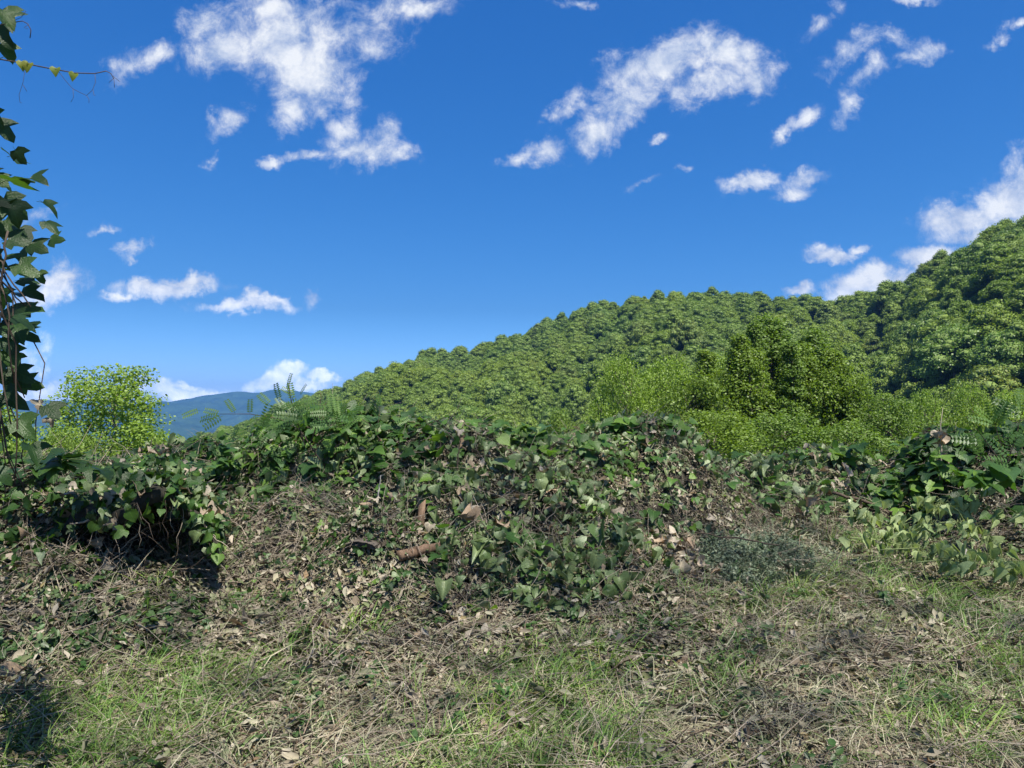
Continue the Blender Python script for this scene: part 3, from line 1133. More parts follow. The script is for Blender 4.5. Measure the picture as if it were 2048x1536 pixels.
# what the photo can see: above the line of the foreground mounds
elv = (pz + 12 - CAM_H) / rad_
azp = np.arctan2(pts[:, 0], pts[:, 1])
keep = elv > -.10
pts, pz, rad_, azp, elv = pts[keep], pz[keep], rad_[keep], azp[keep], elv[keep]
inview = (np.abs(azp) < .62) & (elv > -.03)
order = np.argsort(np.where(inview, rad_, 1e6))
single = set(order[:296].tolist())
print('forest trees', len(pts), 'in view', inview.sum())
stuff_idx = [i for i in range(len(pts)) if i not in single]
for k in order[:296]:
    x, y = pts[k]
    me_ = FT[rng.integers(len(FT))] if rng.random() > .07 else FTY[rng.integers(2)]
    s = rng.uniform(.62, 1.3)
    o = link_obj('forest_tree', me_, None, (x, y, pz[k]), (0, 0, rng.uniform(0, 6.28)), (s, s, s * rng.uniform(.85, 1.2)))
    bright = me_ in FTY
    px_ = 1024 + F * x / y
    where = ('behind the left vine mound' if px_ < 1000 else 'behind the saddle between the vine mounds' if px_ < 1200 else
             'behind the bright round trees' if px_ < 1480 else 'above the tall dark trees' if px_ < 1720 else 'above the right vine bush')
    tag(o, ('bright yellow green' if bright else 'rounded mid green') + ' tree on the lower hillside ' + where, 'tree', 'forest trees on the lower hillside ' + where + (', bright ones' if bright else ''))


def onhill(px, py, hgt):
    U, V = cam_uv(px, py)
    Y = np.linspace(90, 600, 3000)
    hz_ = hill_z(U * Y, Y) + hgt - 1.5
    k = np.argmax(CAM_H + V * Y < hz_)
    return Vector((U * Y[k], Y[k], float(hill_z(U * Y[k], Y[k])) - 1.5)) if (CAM_H + V * Y < hz_).any() else None


for (px, py, k, sc_t, lab) in [(1395, 584, 0, 1.25, 'broad dark tree standing proud at the top of the rounded crest'),
                               (1908, 655, 8, 1.5, 'large pale green tree low on the right slope, brighter than its neighbours'),
                               (2005, 660, 7, 1.3, 'pale yellowish tree at the right edge of the right slope'),
                               (1350, 632, 2, 1.25, 'big rounded tree just below the rounded crest'),
                               (1860, 500, 3, 1.2, 'dark rounded tree on the right shoulder of the ridge by the cumulus cloud'),
                               (862, 700, 5, 1.3, 'dark spreading tree on the ridge line left of the crest'),
                               (1825, 640, 7, 1.2, 'bright upright tree halfway up the right slope')]:
    p = onhill(px, py, 12 * sc_t)
    if p is not None:
        o = link_obj('forest_tree', (FT + FTY)[k], None, p, (0, 0, k * 1.1), sc_t)
        tag(o, lab, 'tree')


# ------------------------------------------------------------------ scatter (geometry nodes, for what nobody could count)
def gn_scatter(name, P, E, S, I, meshes, parent=None, kind='stuff'):
    src = bpy.data.collections.new(name + '_pieces')
    for i, me_ in enumerate(meshes):
        so = bpy.data.objects.new('piece_%02d' % i, me_)
        src.objects.link(so)
    names = sorted(o.name for o in src.objects)
    remap = {i: names.index(o.name) for i, o in enumerate(src.objects)}
    me = bpy.data.meshes.new(name)
    n = len(P)
    me.vertices.add(n)
    me.vertices.foreach_set('co', np.asarray(P, np.float32).ravel())
    at = me.attributes.new('rot', 'FLOAT_VECTOR', 'POINT')
    at.data.foreach_set('vector', np.asarray(E, np.float32).ravel())
    at = me.attributes.new('scl', 'FLOAT', 'POINT')
    at.data.foreach_set('value', np.asarray(S, np.float32).ravel())
    at = me.attributes.new('idx', 'INT', 'POINT')
    at.data.foreach_set('value', np.array([remap[int(i)] for i in I], np.int32))
    for m in meshes[0].materials:
        me.materials.append(m)
    ob = link_obj(name, me, parent, parent.location if parent else (0, 0, 0))
    if parent is not None:
        ob.location = -parent.location
    tree = bpy.data.node_groups.new(name + '_scatter', 'GeometryNodeTree')
    tree.interface.new_socket('Geometry', in_out='INPUT', socket_type='NodeSocketGeometry')
    tree.interface.new_socket('Geometry', in_out='OUTPUT', socket_type='NodeSocketGeometry')
    N = tree.nodes
    L = tree.links
    gi = N.new('NodeGroupInput')
    go = N.new('NodeGroupOutput')
    ci = N.new('GeometryNodeCollectionInfo')
    ci.inputs['Collection'].default_value = src
    ci.inputs['Separate Children'].default_value = True
    ci.inputs['Reset Children'].default_value = True
    ip = N.new('GeometryNodeInstanceOnPoints')
    ip.inputs['Pick Instance'].default_value = True

    def attr(nm, typ):
        a = N.new('GeometryNodeInputNamedAttribute')
        a.data_type = typ
        a.inputs['Name'].default_value = nm
        return a.outputs['Attribute']
    e2r = N.new('FunctionNodeEulerToRotation')
    L.new(attr('rot', 'FLOAT_VECTOR'), e2r.inputs[0])
    L.new(gi.outputs[0], ip.inputs['Points'])
    L.new(ci.outputs[0], ip.inputs['Instance'])
    L.new(attr('idx', 'INT'), ip.inputs['Instance Index'])
    L.new(e2r.outputs[0], ip.inputs['Rotation'])
    L.new(attr('scl', 'FLOAT'), ip.inputs['Scale'])
    L.new(ip.outputs[0], go.inputs[0])
    md = ob.modifiers.new('scatter', 'NODES')
    md.node_group = tree
    if kind:
        ob['kind'] = kind
    return ob


if stuff_idx:
    si = np.array(stuff_idx)
    P = np.column_stack([pts[si], pz[si]])
    E = np.column_stack([np.zeros(len(si)), np.zeros(len(si)), rng.uniform(0, 6.28, len(si))])
    S = rng.uniform(.65, 1.2, len(si))
    I = np.where(rng.random(len(si)) < .05, 7 + rng.integers(0, 2, len(si)), rng.integers(0, 7, len(si)))
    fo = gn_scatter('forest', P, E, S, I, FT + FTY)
    tag(fo, 'closed green broadleaf forest covering the upper hillside to the ridge', 'forest')


def euler_from_normals(nr, yaw):
    E = []
    for n, a in zip(nr, yaw):
        q = Vector(n).to_track_quat('Z', 'Y').to_matrix() @ Matrix.Rotation(a, 3, 'Z')
        e = q.to_euler()
        E.append((e.x, e.y, e.z))
    return np.array(E)


# ---- patches: small tufts and handfuls of debris used by the scatters
def blades(n, rad, L, w, lean, r, mat, name, lift=.0, zj=.02):
    """bent grass or straw blades; lean 0 = upright, 1 = lying flat"""
    g = Geo()
    for i in range(n):
        a = r.uniform(0, 6.28)
        p = np.array([math.cos(a), math.sin(a), 0]) * rad * math.sqrt(r.random())
        b = r.uniform(0, 6.28)
        l = L * r.uniform(.45, 1.2)
        ln = np.clip(lean + r.normal(0, .16), 0, 1.03)
        d = np.array([math.cos(b), math.sin(b), 0])
        up = np.array([0, 0, 1.0])
        sd_ = np.array([-math.sin(b), math.cos(b), 0])
        ww = w * r.uniform(.6, 1.3)
        z0 = r.uniform(0, zj) + lift
        pts_ = []
        for t in (0, .4, .75, 1):
            th = ln * math.pi / 2 * (.55 + .45 * t) + (.5 * t * t * (1 - ln))
            q = p + d * l * t * math.sin(th) + up * (l * t * math.cos(th) + z0) + sd_ * l * .12 * math.sin(t * 2.5 + i)
            pts_.append(q)
        V = []
        for q, wk in zip(pts_, (1, .9, .6)):
            V += [q - sd_ * ww / 2 * wk, q + sd_ * ww / 2 * wk + up * ww * .2]
        V.append(pts_[-1])
        g.add(V, [(4, 5, 6)], [(0, 1, 3, 2), (2, 3, 5, 4)])
    return g.mesh(name, [mat])


def flakes(n, rad, size, r, mat, name, zj=.03, tilt=.6, shape=1.5, curl=.3):
    """crumbled leaf pieces: folded quads"""
    g = Geo()
    for i in range(n):
        a = r.uniform(0, 6.28)
        p = np.array([math.cos(a), math.sin(a), 0]) * rad * math.sqrt(r.random())
        p[2] = r.uniform(0, zj)
        nr = Vector((r.normal(0, tilt), r.normal(0, tilt), 1)).normalized()
        Mx = np.array(basis(Vector((math.cos(a * 3), math.sin(a * 3), .01)), nr))
        s = size * r.uniform(.5, 1.4)
        k = r.uniform(.3, .9)
        V0 = np.array([(0, -.5 * shape, 0), (-k * .5, -.1, curl * r.uniform(0, 1)), (-k * .35, .35, curl), (0, .5 * shape, -.1 * curl), (k * .4, .25, curl * r.uniform(.3, 1.2)), (k * .5, -.2, curl * .6), (0, 0, -.05)]) * s
        V = V0 @ Mx.T + p
        g.add(V, [(0, 6, 1), (1, 6, 2), (2, 6, 3), (3, 6, 4), (4, 6, 5), (5, 6, 0)])
    return g.mesh(name, [mat])


def twigs(n, rad, L, w, r, mat, name, zj=.05, tilt=.15):
    g = Geo()
    for i in range(n):
        a = r.uniform(0, 6.28)
        p = np.array([math.cos(a) * rad * r.random(), math.sin(a) * rad * r.random(), r.uniform(.005, zj)])
        b = r.uniform(0, 6.28)
        l = L * r.uniform(.4, 1.3)
        q = p + np.array([math.cos(b), math.sin(b), r.normal(0, tilt)]) * l
        g.add(*tube(wander(p, q, 4, .1, r), np.array([1, .9, .7, .4]) * w * r.uniform(.6, 1.3), 3, caps=False))
    return g.mesh(name, [mat])


def sprigs(n, rad, r, mat, name, hgt=.10, ls=.03, nl=9, prof=None):
    """little leafy shoots"""
    g = Geo()
    for i in range(n):
        a = r.uniform(0, 6.28)
        p = np.array([math.cos(a), math.sin(a), 0]) * rad * math.sqrt(r.random())
        d = np.array([r.normal(0, .6), r.normal(0, .6), 1]) * hgt * r.uniform(.5, 1.2)
        g.add(*tube(wander(p, p + d, 3, .1, r), [.0015, .0013, .001], 3, caps=False))
        for k in range(nl):
            t = r.uniform(.25, 1)
            c = p + d * t
            b = r.uniform(0, 6.28)
            td = Vector((math.cos(b), math.sin(b), r.uniform(-.4, .4)))
            Mx = np.array(basis(td, Vector((r.normal(0, .4), r.normal(0, .4), 1))))
            s = ls * r.uniform(.6, 1.3)
            V0 = np.array([(0, 0, 0), (-.32, .35, .1), (-.25, .7, .06), (0, 1, -.12), (.25, .7, .06), (.32, .35, .1), (0, .5, -.02)]) * s
            g.add(V0 @ Mx.T + c, [(0, 6, 1), (1, 6, 2), (2, 6, 3), (3, 6, 4), (4, 6, 5), (5, 6, 0)])
    return g.mesh(name, [mat])


def val(x, y, s, off=0):
    """smooth 0..1 noise field"""
    return np.clip(.5 + .5 * wob(np.asarray(x) + off, np.asarray(y) - off, s, 4, off), 0, 1)


def sample_pts(n, y0=2.3, y1=11, bias=1.0, xpad=.8):
    """points over the visible ground, denser close to the camera"""
    y = y0 + (y1 - y0) * rng.random(n) ** bias
    hw = y * .72 + xpad
    x = rng.uniform(-1, 1, n) * hw
    return x, y


def pix(x, y, z):
    """photo pixel of a world point, used only to lay debris zones out on the ground"""
    dy = y * math.cos(PITCH) + (z - CAM_H) * math.sin(PITCH)
    dz = -y * math.sin(PITCH) + (z - CAM_H) * math.cos(PITCH)
    return 1024 + F * x / dy, 768 - F * dz / dy


def do_scatter(name, n, meshes, dens, smin, smax, label=None, cat=None, y1=11, bias=1.0, nj=.25, dz=0.0, fn=top_z):
    x, y = sample_pts(n, y1=y1, bias=bias)
    keep = rng.random(n) < np.clip(dens(x, y), 0, 1)
    x, y = x[keep], y[keep]
    z = fn(x, y) + dz
    nr = normals(fn, x, y)
    nr = nr + rng.normal(0, nj, nr.shape) * np.array([1, 1, .2])
    E = euler_from_normals(nr, rng.uniform(0, 6.28, len(x)))
    S = rng.uniform(smin, smax, len(x))
    I = rng.integers(0, len(meshes), len(x))
    o = gn_scatter(name, np.column_stack([x, y, z]), E, S, I, meshes)
    print(name, len(x))
    return tag(o, label, cat)


r_ = np.random.default_rng(5)
ST = [blades(46, .15, .17, .0042, .93, r_, M['straw'], 'straw_patch') for _ in range(6)] + \
     [blades(26, .16, .26, .0045, .9, r_, M['straw'], 'straw_patch', lift=.01) for _ in range(3)]
GRF = [blades(34, .11, .16, .0042, .72, r_, M['grass'], 'grass_patch') for _ in range(4)] + \
      [blades(20, .08, .22, .0048, .45, r_, M['grass'], 'grass_patch') for _ in range(4)]
LIT = [flakes(90, .16, .021, r_, M['litter'], 'litter_patch', zj=.035) for _ in range(4)] + \
      [flakes(30, .16, .040, r_, M['litter'], 'litter_patch', zj=.05, tilt=.8) for _ in range(4)]
STM = [twigs(12, .2, .42, .0022, r_, M['twig'], 'stem_patch', zj=.05, tilt=.06) for _ in range(4)]
TWG = [twigs(12, .18, .26, .0026, r_, M['twig'], 'twig_patch') for _ in range(4)] + \
      [twigs(8, .18, .25, .003, r_, M['twig_dark'], 'twig_patch') for _ in range(3)]
WD = [sprigs(7, .10, r_, M['weed'], 'weed_patch', .08, .034) for _ in range(5)]
FB = [sprigs(18, .16, r_, M['fine'], 'fine_patch', .10, .020, 18) for _ in range(4)] + \
     [twigs(10, .18, .28, .0018, r_, M['fine'], 'fine_patch') for _ in range(2)]


def heapness(x, y):
    return np.clip(lump_z(ALLK, x, y)[1] / .18, 0, 1)


def zone(x, y, rects):
    """union of soft pixel rectangles (x0,y0,x1,y1,strength)"""
    px, py = pix(x, y, top_z(x, y))
    s = np.zeros_like(px)
    for (a, b, c, d, k) in rects:
        f = sstep(a - 40, a + 40, px) * (1 - sstep(c - 40, c + 40, px)) * sstep(b - 25, b + 25, py) * (1 - sstep(d - 25, d + 25, py))
        s = np.maximum(s, f * k)
    return s


def hollow(x, y):
    """0 inside the dark opening under the vines at the left, 1 elsewhere"""
    px, py = pix(x, y, top_z(x, y))
    d = ((px - 255) / 185) ** 2 + ((py - 1062 + .10 * (px - 265)) / 58) ** 2
    return np.clip((d - .8) / .4, 0, 1)


fresh_keys = ['mound_left', 'mound_mid', 'mound_front', 'bank_far_left', 'right_bush', 'low_pile']
do_scatter('dry_straw', 17000, ST,
           lambda x, y: hollow(x, y) * (.16 + .62 * zone(x, y, [(800, 1400, 2100, 1600, 1), (1450, 1120, 2100, 1600, .9), (0, 1420, 2100, 1700, .7), (1480, 980, 1750, 1130, .8), (1800, 1100, 2100, 1300, .9)])) * (1 - .8 * heapness(x, y)) * (.35 + val(x, y, 2.2, 1)),
           .7, 1.25, 'dry cut straw lying over the cleared ground in the foreground', 'straw', bias=1.25, nj=.10)
do_scatter('green_grass', 12000, GRF,
           lambda x, y: hollow(x, y) * (.10 + 1.0 * zone(x, y, [(560, 1370, 1250, 1480, .8), (0, 1330, 560, 1600, .7), (500, 1450, 1300, 1600, .6), (1480, 1100, 1800, 1330, .6), (1850, 1180, 2010, 1290, 1.), (1650, 1080, 1760, 1130, .9), (1450, 1200, 1900, 1500, .42), (1900, 1300, 2100, 1600, .4), (930, 1300, 1200, 1430, .8), (1330, 1190, 1420, 1250, .6)])) * (1 - .9 * heapness(x, y)) * np.clip(val(x, y, 2.6, 4) * 3.0 - .75, .04, 1.6),
           .55, 1.25, 'green grass blades growing through the straw in the foreground', 'grass', bias=1.2, nj=.12)
do_scatter('leaf_litter', 20000, LIT,
           lambda x, y: hollow(x, y) * (.62 + .55 * zone(x, y, [(0, 1090, 1400, 1380, 1), (1150, 1070, 1420, 1200, 1), (300, 960, 900, 1150, 1)]) - .12 * zone(x, y, [(900, 1400, 2100, 1600, 1)])) * (.3 + val(x, y, 3.1, 7)),
           .7, 1.3, 'crumbled brown leaf litter and cuttings spread over the ground', 'leaf litter', bias=1.15, nj=.3, dz=.0)
do_scatter('fallen_twigs', 8200, TWG,
           lambda x, y: hollow(x, y) ** 1.0 * .25 + .6 * heapness(x, y) + .3 * zone(x, y, [(0, 960, 1500, 1400, 1)]),
           .6, 1.3, 'thin broken twigs strewn across the cut brush', 'twigs', bias=1.1, nj=.3, dz=.01)
do_scatter('cut_stems', 3200, STM, lambda x, y: hollow(x, y) * (.25 + .6 * zone(x, y, [(0, 1000, 1500, 1600, 1)])) * (.4 + val(x, y, 2.9, 6)),
           .6, 1.3, 'long pale cut stems lying across the litter', 'stems', bias=1.2, nj=.15, dz=.01)
do_scatter('low_weeds', 7000, WD,
           lambda x, y: (.02 + .8 * zone(x, y, [(0, 1180, 330, 1340, 1), (560, 1150, 700, 1230, .9), (240, 1180, 560, 1260, .6), (0, 980, 260, 1120, .7), (700, 1100, 1250, 1230, .7), (1080, 1140, 1420, 1260, .35), (1750, 1000, 2100, 1080, .3)]) + .22 * zone(x, y, [(0, 1000, 1700, 1600, 1)])) * (.2 + val(x, y, 3.7, 9)),
           .7, 1.4, 'small green weeds sprouting among the cuttings', 'weeds', bias=1.15, nj=.3)


# ------------------------------------------------------------------ mounds of cut brush and vines
def core_mesh(keys, name, x0, x1, y0, y1, n=90):
    xs = np.linspace(x0, x1, n)
    ys = np.linspace(y0, y1, n)
    X, Yg = np.meshgrid(xs, ys, indexing='ij')
    z, h = lump_z(keys, X, Yg)
    z = z + np.minimum(h, .35) * .18 * wob(X, Yg, 6, 5, 5) - .035
    ok = h > .03
    V = np.stack([X, Yg, z], -1).reshape(-1, 3)
    i, j = np.meshgrid(np.arange(n - 1), np.arange(n - 1), indexing='ij')
    a = (i * n + j).ravel()
    okf = (ok[:-1, :-1] | ok[1:, :-1] | ok[:-1, 1:] | ok[1:, 1:]).ravel()
    a = a[okf]
    Fq = np.stack([a, a + n, a + n + 1, a + 1], -1)
    used = np.unique(Fq)
    rm = np.full(len(V), -1)
    rm[used] = np.arange(len(used))
    return V[used], rm[Fq]


def mound_fn(keys):
    def f(x, y):
        z, h = lump_z(keys, x, y)
        return z + np.minimum(h, .35) * .18 * wob(x, y, 6, 5, 5)
    return f


def mound_points(keys, n, hmin=.08, facing=True, hi=0.0):
    """points over a mound, more of them where it faces the viewpoint"""
    L = sum((LUMPS[k] for k in keys), [])
    xs, ys = [], []
    f = mound_fn(keys)
    while len(xs) < n:
        l = L[rng.integers(len(L))]
        x = l[0] + rng.normal(0, .62) * l[3]
        y = l[1] + rng.normal(0, .62) * l[4]
        z, h = lump_z(keys, np.array([x]), np.array([y]))
        if h[0] < hmin:
            continue
        if h[0] < hi * l[2] and rng.random() < .85:
            continue
        if facing and y > l[1] + .25 * l[4] and rng.random() < .7:
            continue
        # skip what other heaps bury
        if float(top_z(np.array([x]), np.array([y]))[0]) > float(f(np.array([x]), np.array([y]))[0]) + .05:
            if rng.random() < .9:
                continue
        if float(hollow(np.array([x]), np.array([y]))[0]) < .5 and rng.random() < .96:
            continue
        xs.append(x)
        ys.append(y)
    return np.array(xs), np.array(ys)


def leaf_orient(nr, style):
    nr = Vector(nr)
    if style == 'droop':          # hanging, blade turned roughly outward
        tip = Vector((rng.normal(0, .35), -.25 + rng.normal(0, .35), -1)) + nr * .25
        n = Vector((nr.x + rng.normal(0, .6), nr.y - .4 + rng.normal(0, .5), .3))
    elif style == 'flat':         # fresh leaf held to the light
        tip = Vector((rng.normal(0, 1), -.5 + rng.normal(0, .7), -.25 + rng.normal(0, .3)))
        n = nr * .6 + Vector((rng.normal(0, .35), -.35 + rng.normal(0, .35), .8))
    else:                         # tumbled
        tip = Vector(rng.normal(0, 1, 3)) * .8 + Vector((0, -.2, -.4))
        n = nr + Vector(rng.normal(0, .7, 3))
    return basis(tip, n).to_euler()


def add_leaves(root, keys, n, kinds, size, names=None, hi=0.0, out=(.0, .20), hmin=.08):
    """kinds: list of (set, style, weight)"""
    x, y = mound_points(keys, n, hi=hi, hmin=hmin)
    f = mound_fn(keys)
    z = f(x, y)
    nr = normals(f, x, y)
    wts = np.array([k[2] for k in kinds], float)
    wts /= wts.sum()
    for i in range(n):
        st, style, _ = kinds[rng.choice(len(kinds), p=wts)]
        me_ = LV[st][rng.integers(len(LV[st]))]
        off = rng.uniform(*out)
        p = Vector((x[i], y[i], z[i])) + Vector(nr[i]) * off
        s = size * rng.uniform(.65, 1.3)
        nm = {'kudzu': 'leaf', 'wilted': 'wilted_leaf', 'dead': 'dead_leaf', 'droop': 'drooping_leaf', 'vine': 'leaf'}[st]
        link_obj(nm, me_, root, p, leaf_orient(nr[i], style), s)


def bulk_leaves(root, keys, n, kinds, size, hi=0.0, out=(-.06, .15), name='foliage', hmin=.06):
    x, y = mound_points(keys, n, hi=hi, hmin=hmin)
    f = mound_fn(keys)
    z = f(x, y)
    nr = normals(f, x, y)
    meshes, bank = [], {}
    for st, style, w in kinds:
        if st not in bank:
            bank[st] = (len(meshes), len(LV[st]))
            meshes += LV[st]
    wts = np.array([k[2] for k in kinds], float)
    wts /= wts.sum()
    P, E, S, I = [], [], [], []
    for i in range(n):
        st, style, _ = kinds[rng.choice(len(kinds), p=wts)]
        b0, bn = bank[st]
        P.append(Vector((x[i], y[i], z[i])) + Vector(nr[i]) * rng.uniform(*out))
        e = leaf_orient(nr[i], style)
        E.append((e.x, e.y, e.z))
        S.append(size * rng.uniform(.5, 1.2))
        I.append(b0 + rng.integers(bn))
    return gn_scatter(name, np.array(P), np.array(E), np.array(S), I, meshes, parent=root)


def add_stems(root, keys, n, L, w, mats, arch=.12, name='vine_stem'):
    x, y = mound_points(keys, n)
    f = mound_fn(keys)
    for i in range(n):
        l = L * rng.uniform(.5, 1.4)
        b = rng.uniform(0, 6.28)
        t = np.linspace(0, 1, 8)
        X = x[i] + np.cos(b) * l * (t - .5) + .06 * l * np.sin(t * 7 + i)
        Yg = y[i] + np.sin(b) * l * (t - .5) * .6 + .05 * l * np.cos(t * 6 + i)
        Z = f(X, Yg) + .02 + arch * l * rng.uniform(.1, 1) * 4 * t * (1 - t)
        Z = np.maximum(Z, top_z(X, Yg) + .005)
        c = np.array([X.mean(), Yg.mean(), Z.mean()])
        P = np.column_stack([X, Yg, Z]) - c
        g = Geo()
        ww = w * rng.uniform(.6, 1.4)
        g.add(*tube(P, np.linspace(ww, ww * .5, 8), 5))
        me_ = g.mesh(name, [mats[rng.integers(len(mats))]], smooth=True)
        link_obj(name, me_, root, c)


def make_mound(name, label, cat, keys, ext, big, n_big, size_big, bulk, n_bulk, size_bulk, stems, hi=0.0, stem_m=None, lit=0, arch=.12):
    x0, x1, y0, y1 = ext
    cx, cy_ = (x0 + x1) / 2, (y0 + y1) / 2
    root = thing(name, label, cat, (cx, cy_, float(ground_z(cx, cy_))))
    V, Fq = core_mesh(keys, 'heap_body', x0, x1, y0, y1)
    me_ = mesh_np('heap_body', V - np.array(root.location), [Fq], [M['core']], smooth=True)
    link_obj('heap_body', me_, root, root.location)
    if n_big:
        add_leaves(root, keys, n_big, big, size_big, hi=hi)
    if n_bulk:
        bulk_leaves(root, keys, n_bulk, bulk, size_bulk)
    if stems:
        add_stems(root, keys, stems, .6, .005, stem_m or [M['twig'], M['twig_dark'], M['stem_green']], arch=arch)
    return root


def ext_of(keys, pad=1.7):
    L = sum((LUMPS[k] for k in keys), [])
    return (min(l[0] - l[3] * pad for l in L), max(l[0] + l[3] * pad for l in L), min(l[1] - l[4] * pad for l in L), max(l[1] + l[4] * pad for l in L))


FRESH = [('kudzu', 'flat', 6), ('kudzu', 'tumble', 1.5), ('wilted', 'droop', 1.2)]
MIXED = [('kudzu', 'flat', 2.6), ('wilted', 'droop', 4), ('wilted', 'tumble', 2), ('dead', 'tumble', .5), ('kudzu', 'tumble', 1.6)]
PALE = [('wilted', 'droop', 4), ('wilted', 'tumble', 3), ('dead', 'tumble', .8), ('kudzu', 'flat', 1.6)]
BROWN = [('dead', 'tumble', 4), ('wilted', 'tumble', 2), ('kudzu', 'flat', .5)]

make_mound('vine_mound', 'tall mound of green kudzu vines left of centre with fresh leaves along its top', 'vine mound', ['mound_left'], ext_of(['mound_left']),
           FRESH, 290, .13, [('kudzu', 'flat', 4), ('kudzu', 'tumble', 2), ('wilted', 'droop', 1.6)], 3200, .09, 26)
make_mound('vine_mound', 'long mound of half wilted vines right of centre, green leaves on its crest', 'vine mound', ['mound_mid'], ext_of(['mound_mid']),
           MIXED[:1] + FRESH, 270, .115, MIXED, 3400, .08, 30)
make_mound('brush_heap', 'front heap of pale wilted leaves in the centre, spilling towards the straw', 'brush heap', ['mound_front'], ext_of(['mound_front']),
           PALE, 295, .11, PALE, 2700, .07, 30)
make_mound('debris_heap', 'grey brown heap of dry twigs and cuttings left of centre', 'debris heap', ['heap_left'], ext_of(['heap_left']),
           BROWN, 70, .07, [('dead', 'tumble', 1.2), ('wilted', 'tumble', 2.2), ('kudzu', 'tumble', 3), ('vine', 'tumble', 4)], 2400, .045, 110, stem_m=[M['twig'], M['twig'], M['twig_dark']], arch=.16)
bank_root = make_mound('vine_bank', 'dark tangled vine bank at the left edge with a few bright leaves on top', 'vine bank', ['bank_far_left'], ext_of(['bank_far_left']),
           [('kudzu', 'flat', 4), ('vine', 'flat', 4), ('vine', 'tumble', 3), ('wilted', 'tumble', .5)], 290, .13, [('vine', 'tumble', 3), ('kudzu', 'flat', 4), ('vine', 'flat', 3)], 3200, .09, 46, stem_m=[M['twig'], M['twig_dark'], M['twig_dark']], arch=.2)
# vines hanging forward over a dark opening, part of the same bank
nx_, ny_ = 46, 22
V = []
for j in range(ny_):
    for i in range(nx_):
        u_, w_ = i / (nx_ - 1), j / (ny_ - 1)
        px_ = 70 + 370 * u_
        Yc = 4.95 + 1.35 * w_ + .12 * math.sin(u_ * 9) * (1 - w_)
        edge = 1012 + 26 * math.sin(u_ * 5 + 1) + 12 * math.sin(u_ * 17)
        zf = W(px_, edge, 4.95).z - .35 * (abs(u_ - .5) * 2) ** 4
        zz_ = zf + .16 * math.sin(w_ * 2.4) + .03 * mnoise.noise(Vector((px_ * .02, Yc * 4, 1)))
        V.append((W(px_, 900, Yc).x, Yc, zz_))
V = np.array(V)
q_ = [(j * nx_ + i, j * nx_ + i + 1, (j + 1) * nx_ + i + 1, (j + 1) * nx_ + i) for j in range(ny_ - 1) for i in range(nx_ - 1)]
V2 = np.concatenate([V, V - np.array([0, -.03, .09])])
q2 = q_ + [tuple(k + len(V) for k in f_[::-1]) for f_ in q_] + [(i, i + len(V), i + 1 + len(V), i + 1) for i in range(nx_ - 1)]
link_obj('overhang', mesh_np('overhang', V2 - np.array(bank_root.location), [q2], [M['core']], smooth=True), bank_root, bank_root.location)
shelf = V.reshape(ny_, nx_, 3)
P, E, S_, I_ = [], [], [], []
bank_leaf = LV['kudzu'] + LV['vine'] + LV['wilted'] + LV['dead']
for k in range(1100):
    j = min(int(abs(rng.normal(0, .35)) * ny_), ny_ - 1)
    p = shelf[j, rng.integers(nx_)] + np.array([rng.normal(0, .03), rng.normal(0, .05), rng.uniform(-.02, .10)])
    style = 'flat' if rng.random() < .5 else 'tumble'
    if j < 2 and rng.random() < .6:
        style = 'droop'
        p[2] -= rng.uniform(0, .12)
    e = leaf_orient((0, -.4, 1), style)
    P.append(p)
    E.append((e.x, e.y, e.z))
    S_.append(rng.uniform(.04, .095))
    I_.append(int(rng.choice([rng.integers(0, 6), rng.integers(6, 12), rng.integers(12, 18), rng.integers(18, 26)], p=[.36, .34, .2, .1])))
gn_scatter('foliage', np.array(P), np.array(E), np.array(S_), np.array(I_), bank_leaf, parent=bank_root)
for k in range(26):
    p = shelf[0, rng.integers(nx_)]
    q = p + np.array([rng.normal(0, .18), rng.uniform(-.15, .1), -rng.uniform(.1, .5)])
    g = Geo()
    g.add(*tube(wander((0, 0, 0), q - p, 6, .12), np.linspace(.003, .0015, 6), 4))
    link_obj('vine_stem', g.mesh('vine_stem', [M['twig'] if k % 2 else M['twig_dark']], smooth=True), bank_root, p)
make_mound('debris_heap', 'small low heap of brown leaves in front of the pale wilted brush', 'debris heap', ['small_heap'], ext_of(['small_heap']),
           BROWN, 90, .09, [('dead', 'tumble', 3), ('wilted', 'tumble', 1)], 350, .06, 8)
make_mound('brush_heap', 'low pile of cut stems and drooping leaves under the dark trees at right', 'brush heap', ['low_pile'], ext_of(['low_pile']),
           MIXED, 270, .13, PALE, 1600, .085, 40, stem_m=[M['twig'], M['stem_green'], M['twig']], arch=.2)
make_mound('vine_bush', 'leafy dark green vine covered bush at the right edge', 'vine bush', ['right_bush'], ext_of(['right_bush']),
           [('kudzu', 'flat', 6), ('kudzu', 'tumble', 1), ('vine', 'flat', 3)], 290, .155, [('kudzu', 'flat', 2), ('vine', 'tumble', 3)], 1800, .12, 22)

# fine-leaved cut brush
root = make_mound('fine_brush_heap', 'grey green heap of cut brush with tiny leaves sloping down right of centre', 'brush heap', ['fine_brush'], ext_of(['fine_brush']),
                  PALE, 0, .1, PALE, 0, .05, 16, arch=.06)
x, y = mound_points(['fine_brush'], 1500, hmin=.03)
f = mound_fn(['fine_brush'])
E = euler_from_normals(normals(f, x, y) + rng.normal(0, .35, (1500, 3)), rng.uniform(0, 6.28, 1500))
gn_scatter('tiny_leaves', np.column_stack([x, y, f(x, y) - .03]), E, rng.uniform(.6, 1.2, 1500), rng.integers(0, len(FB), 1500), FB, parent=root)

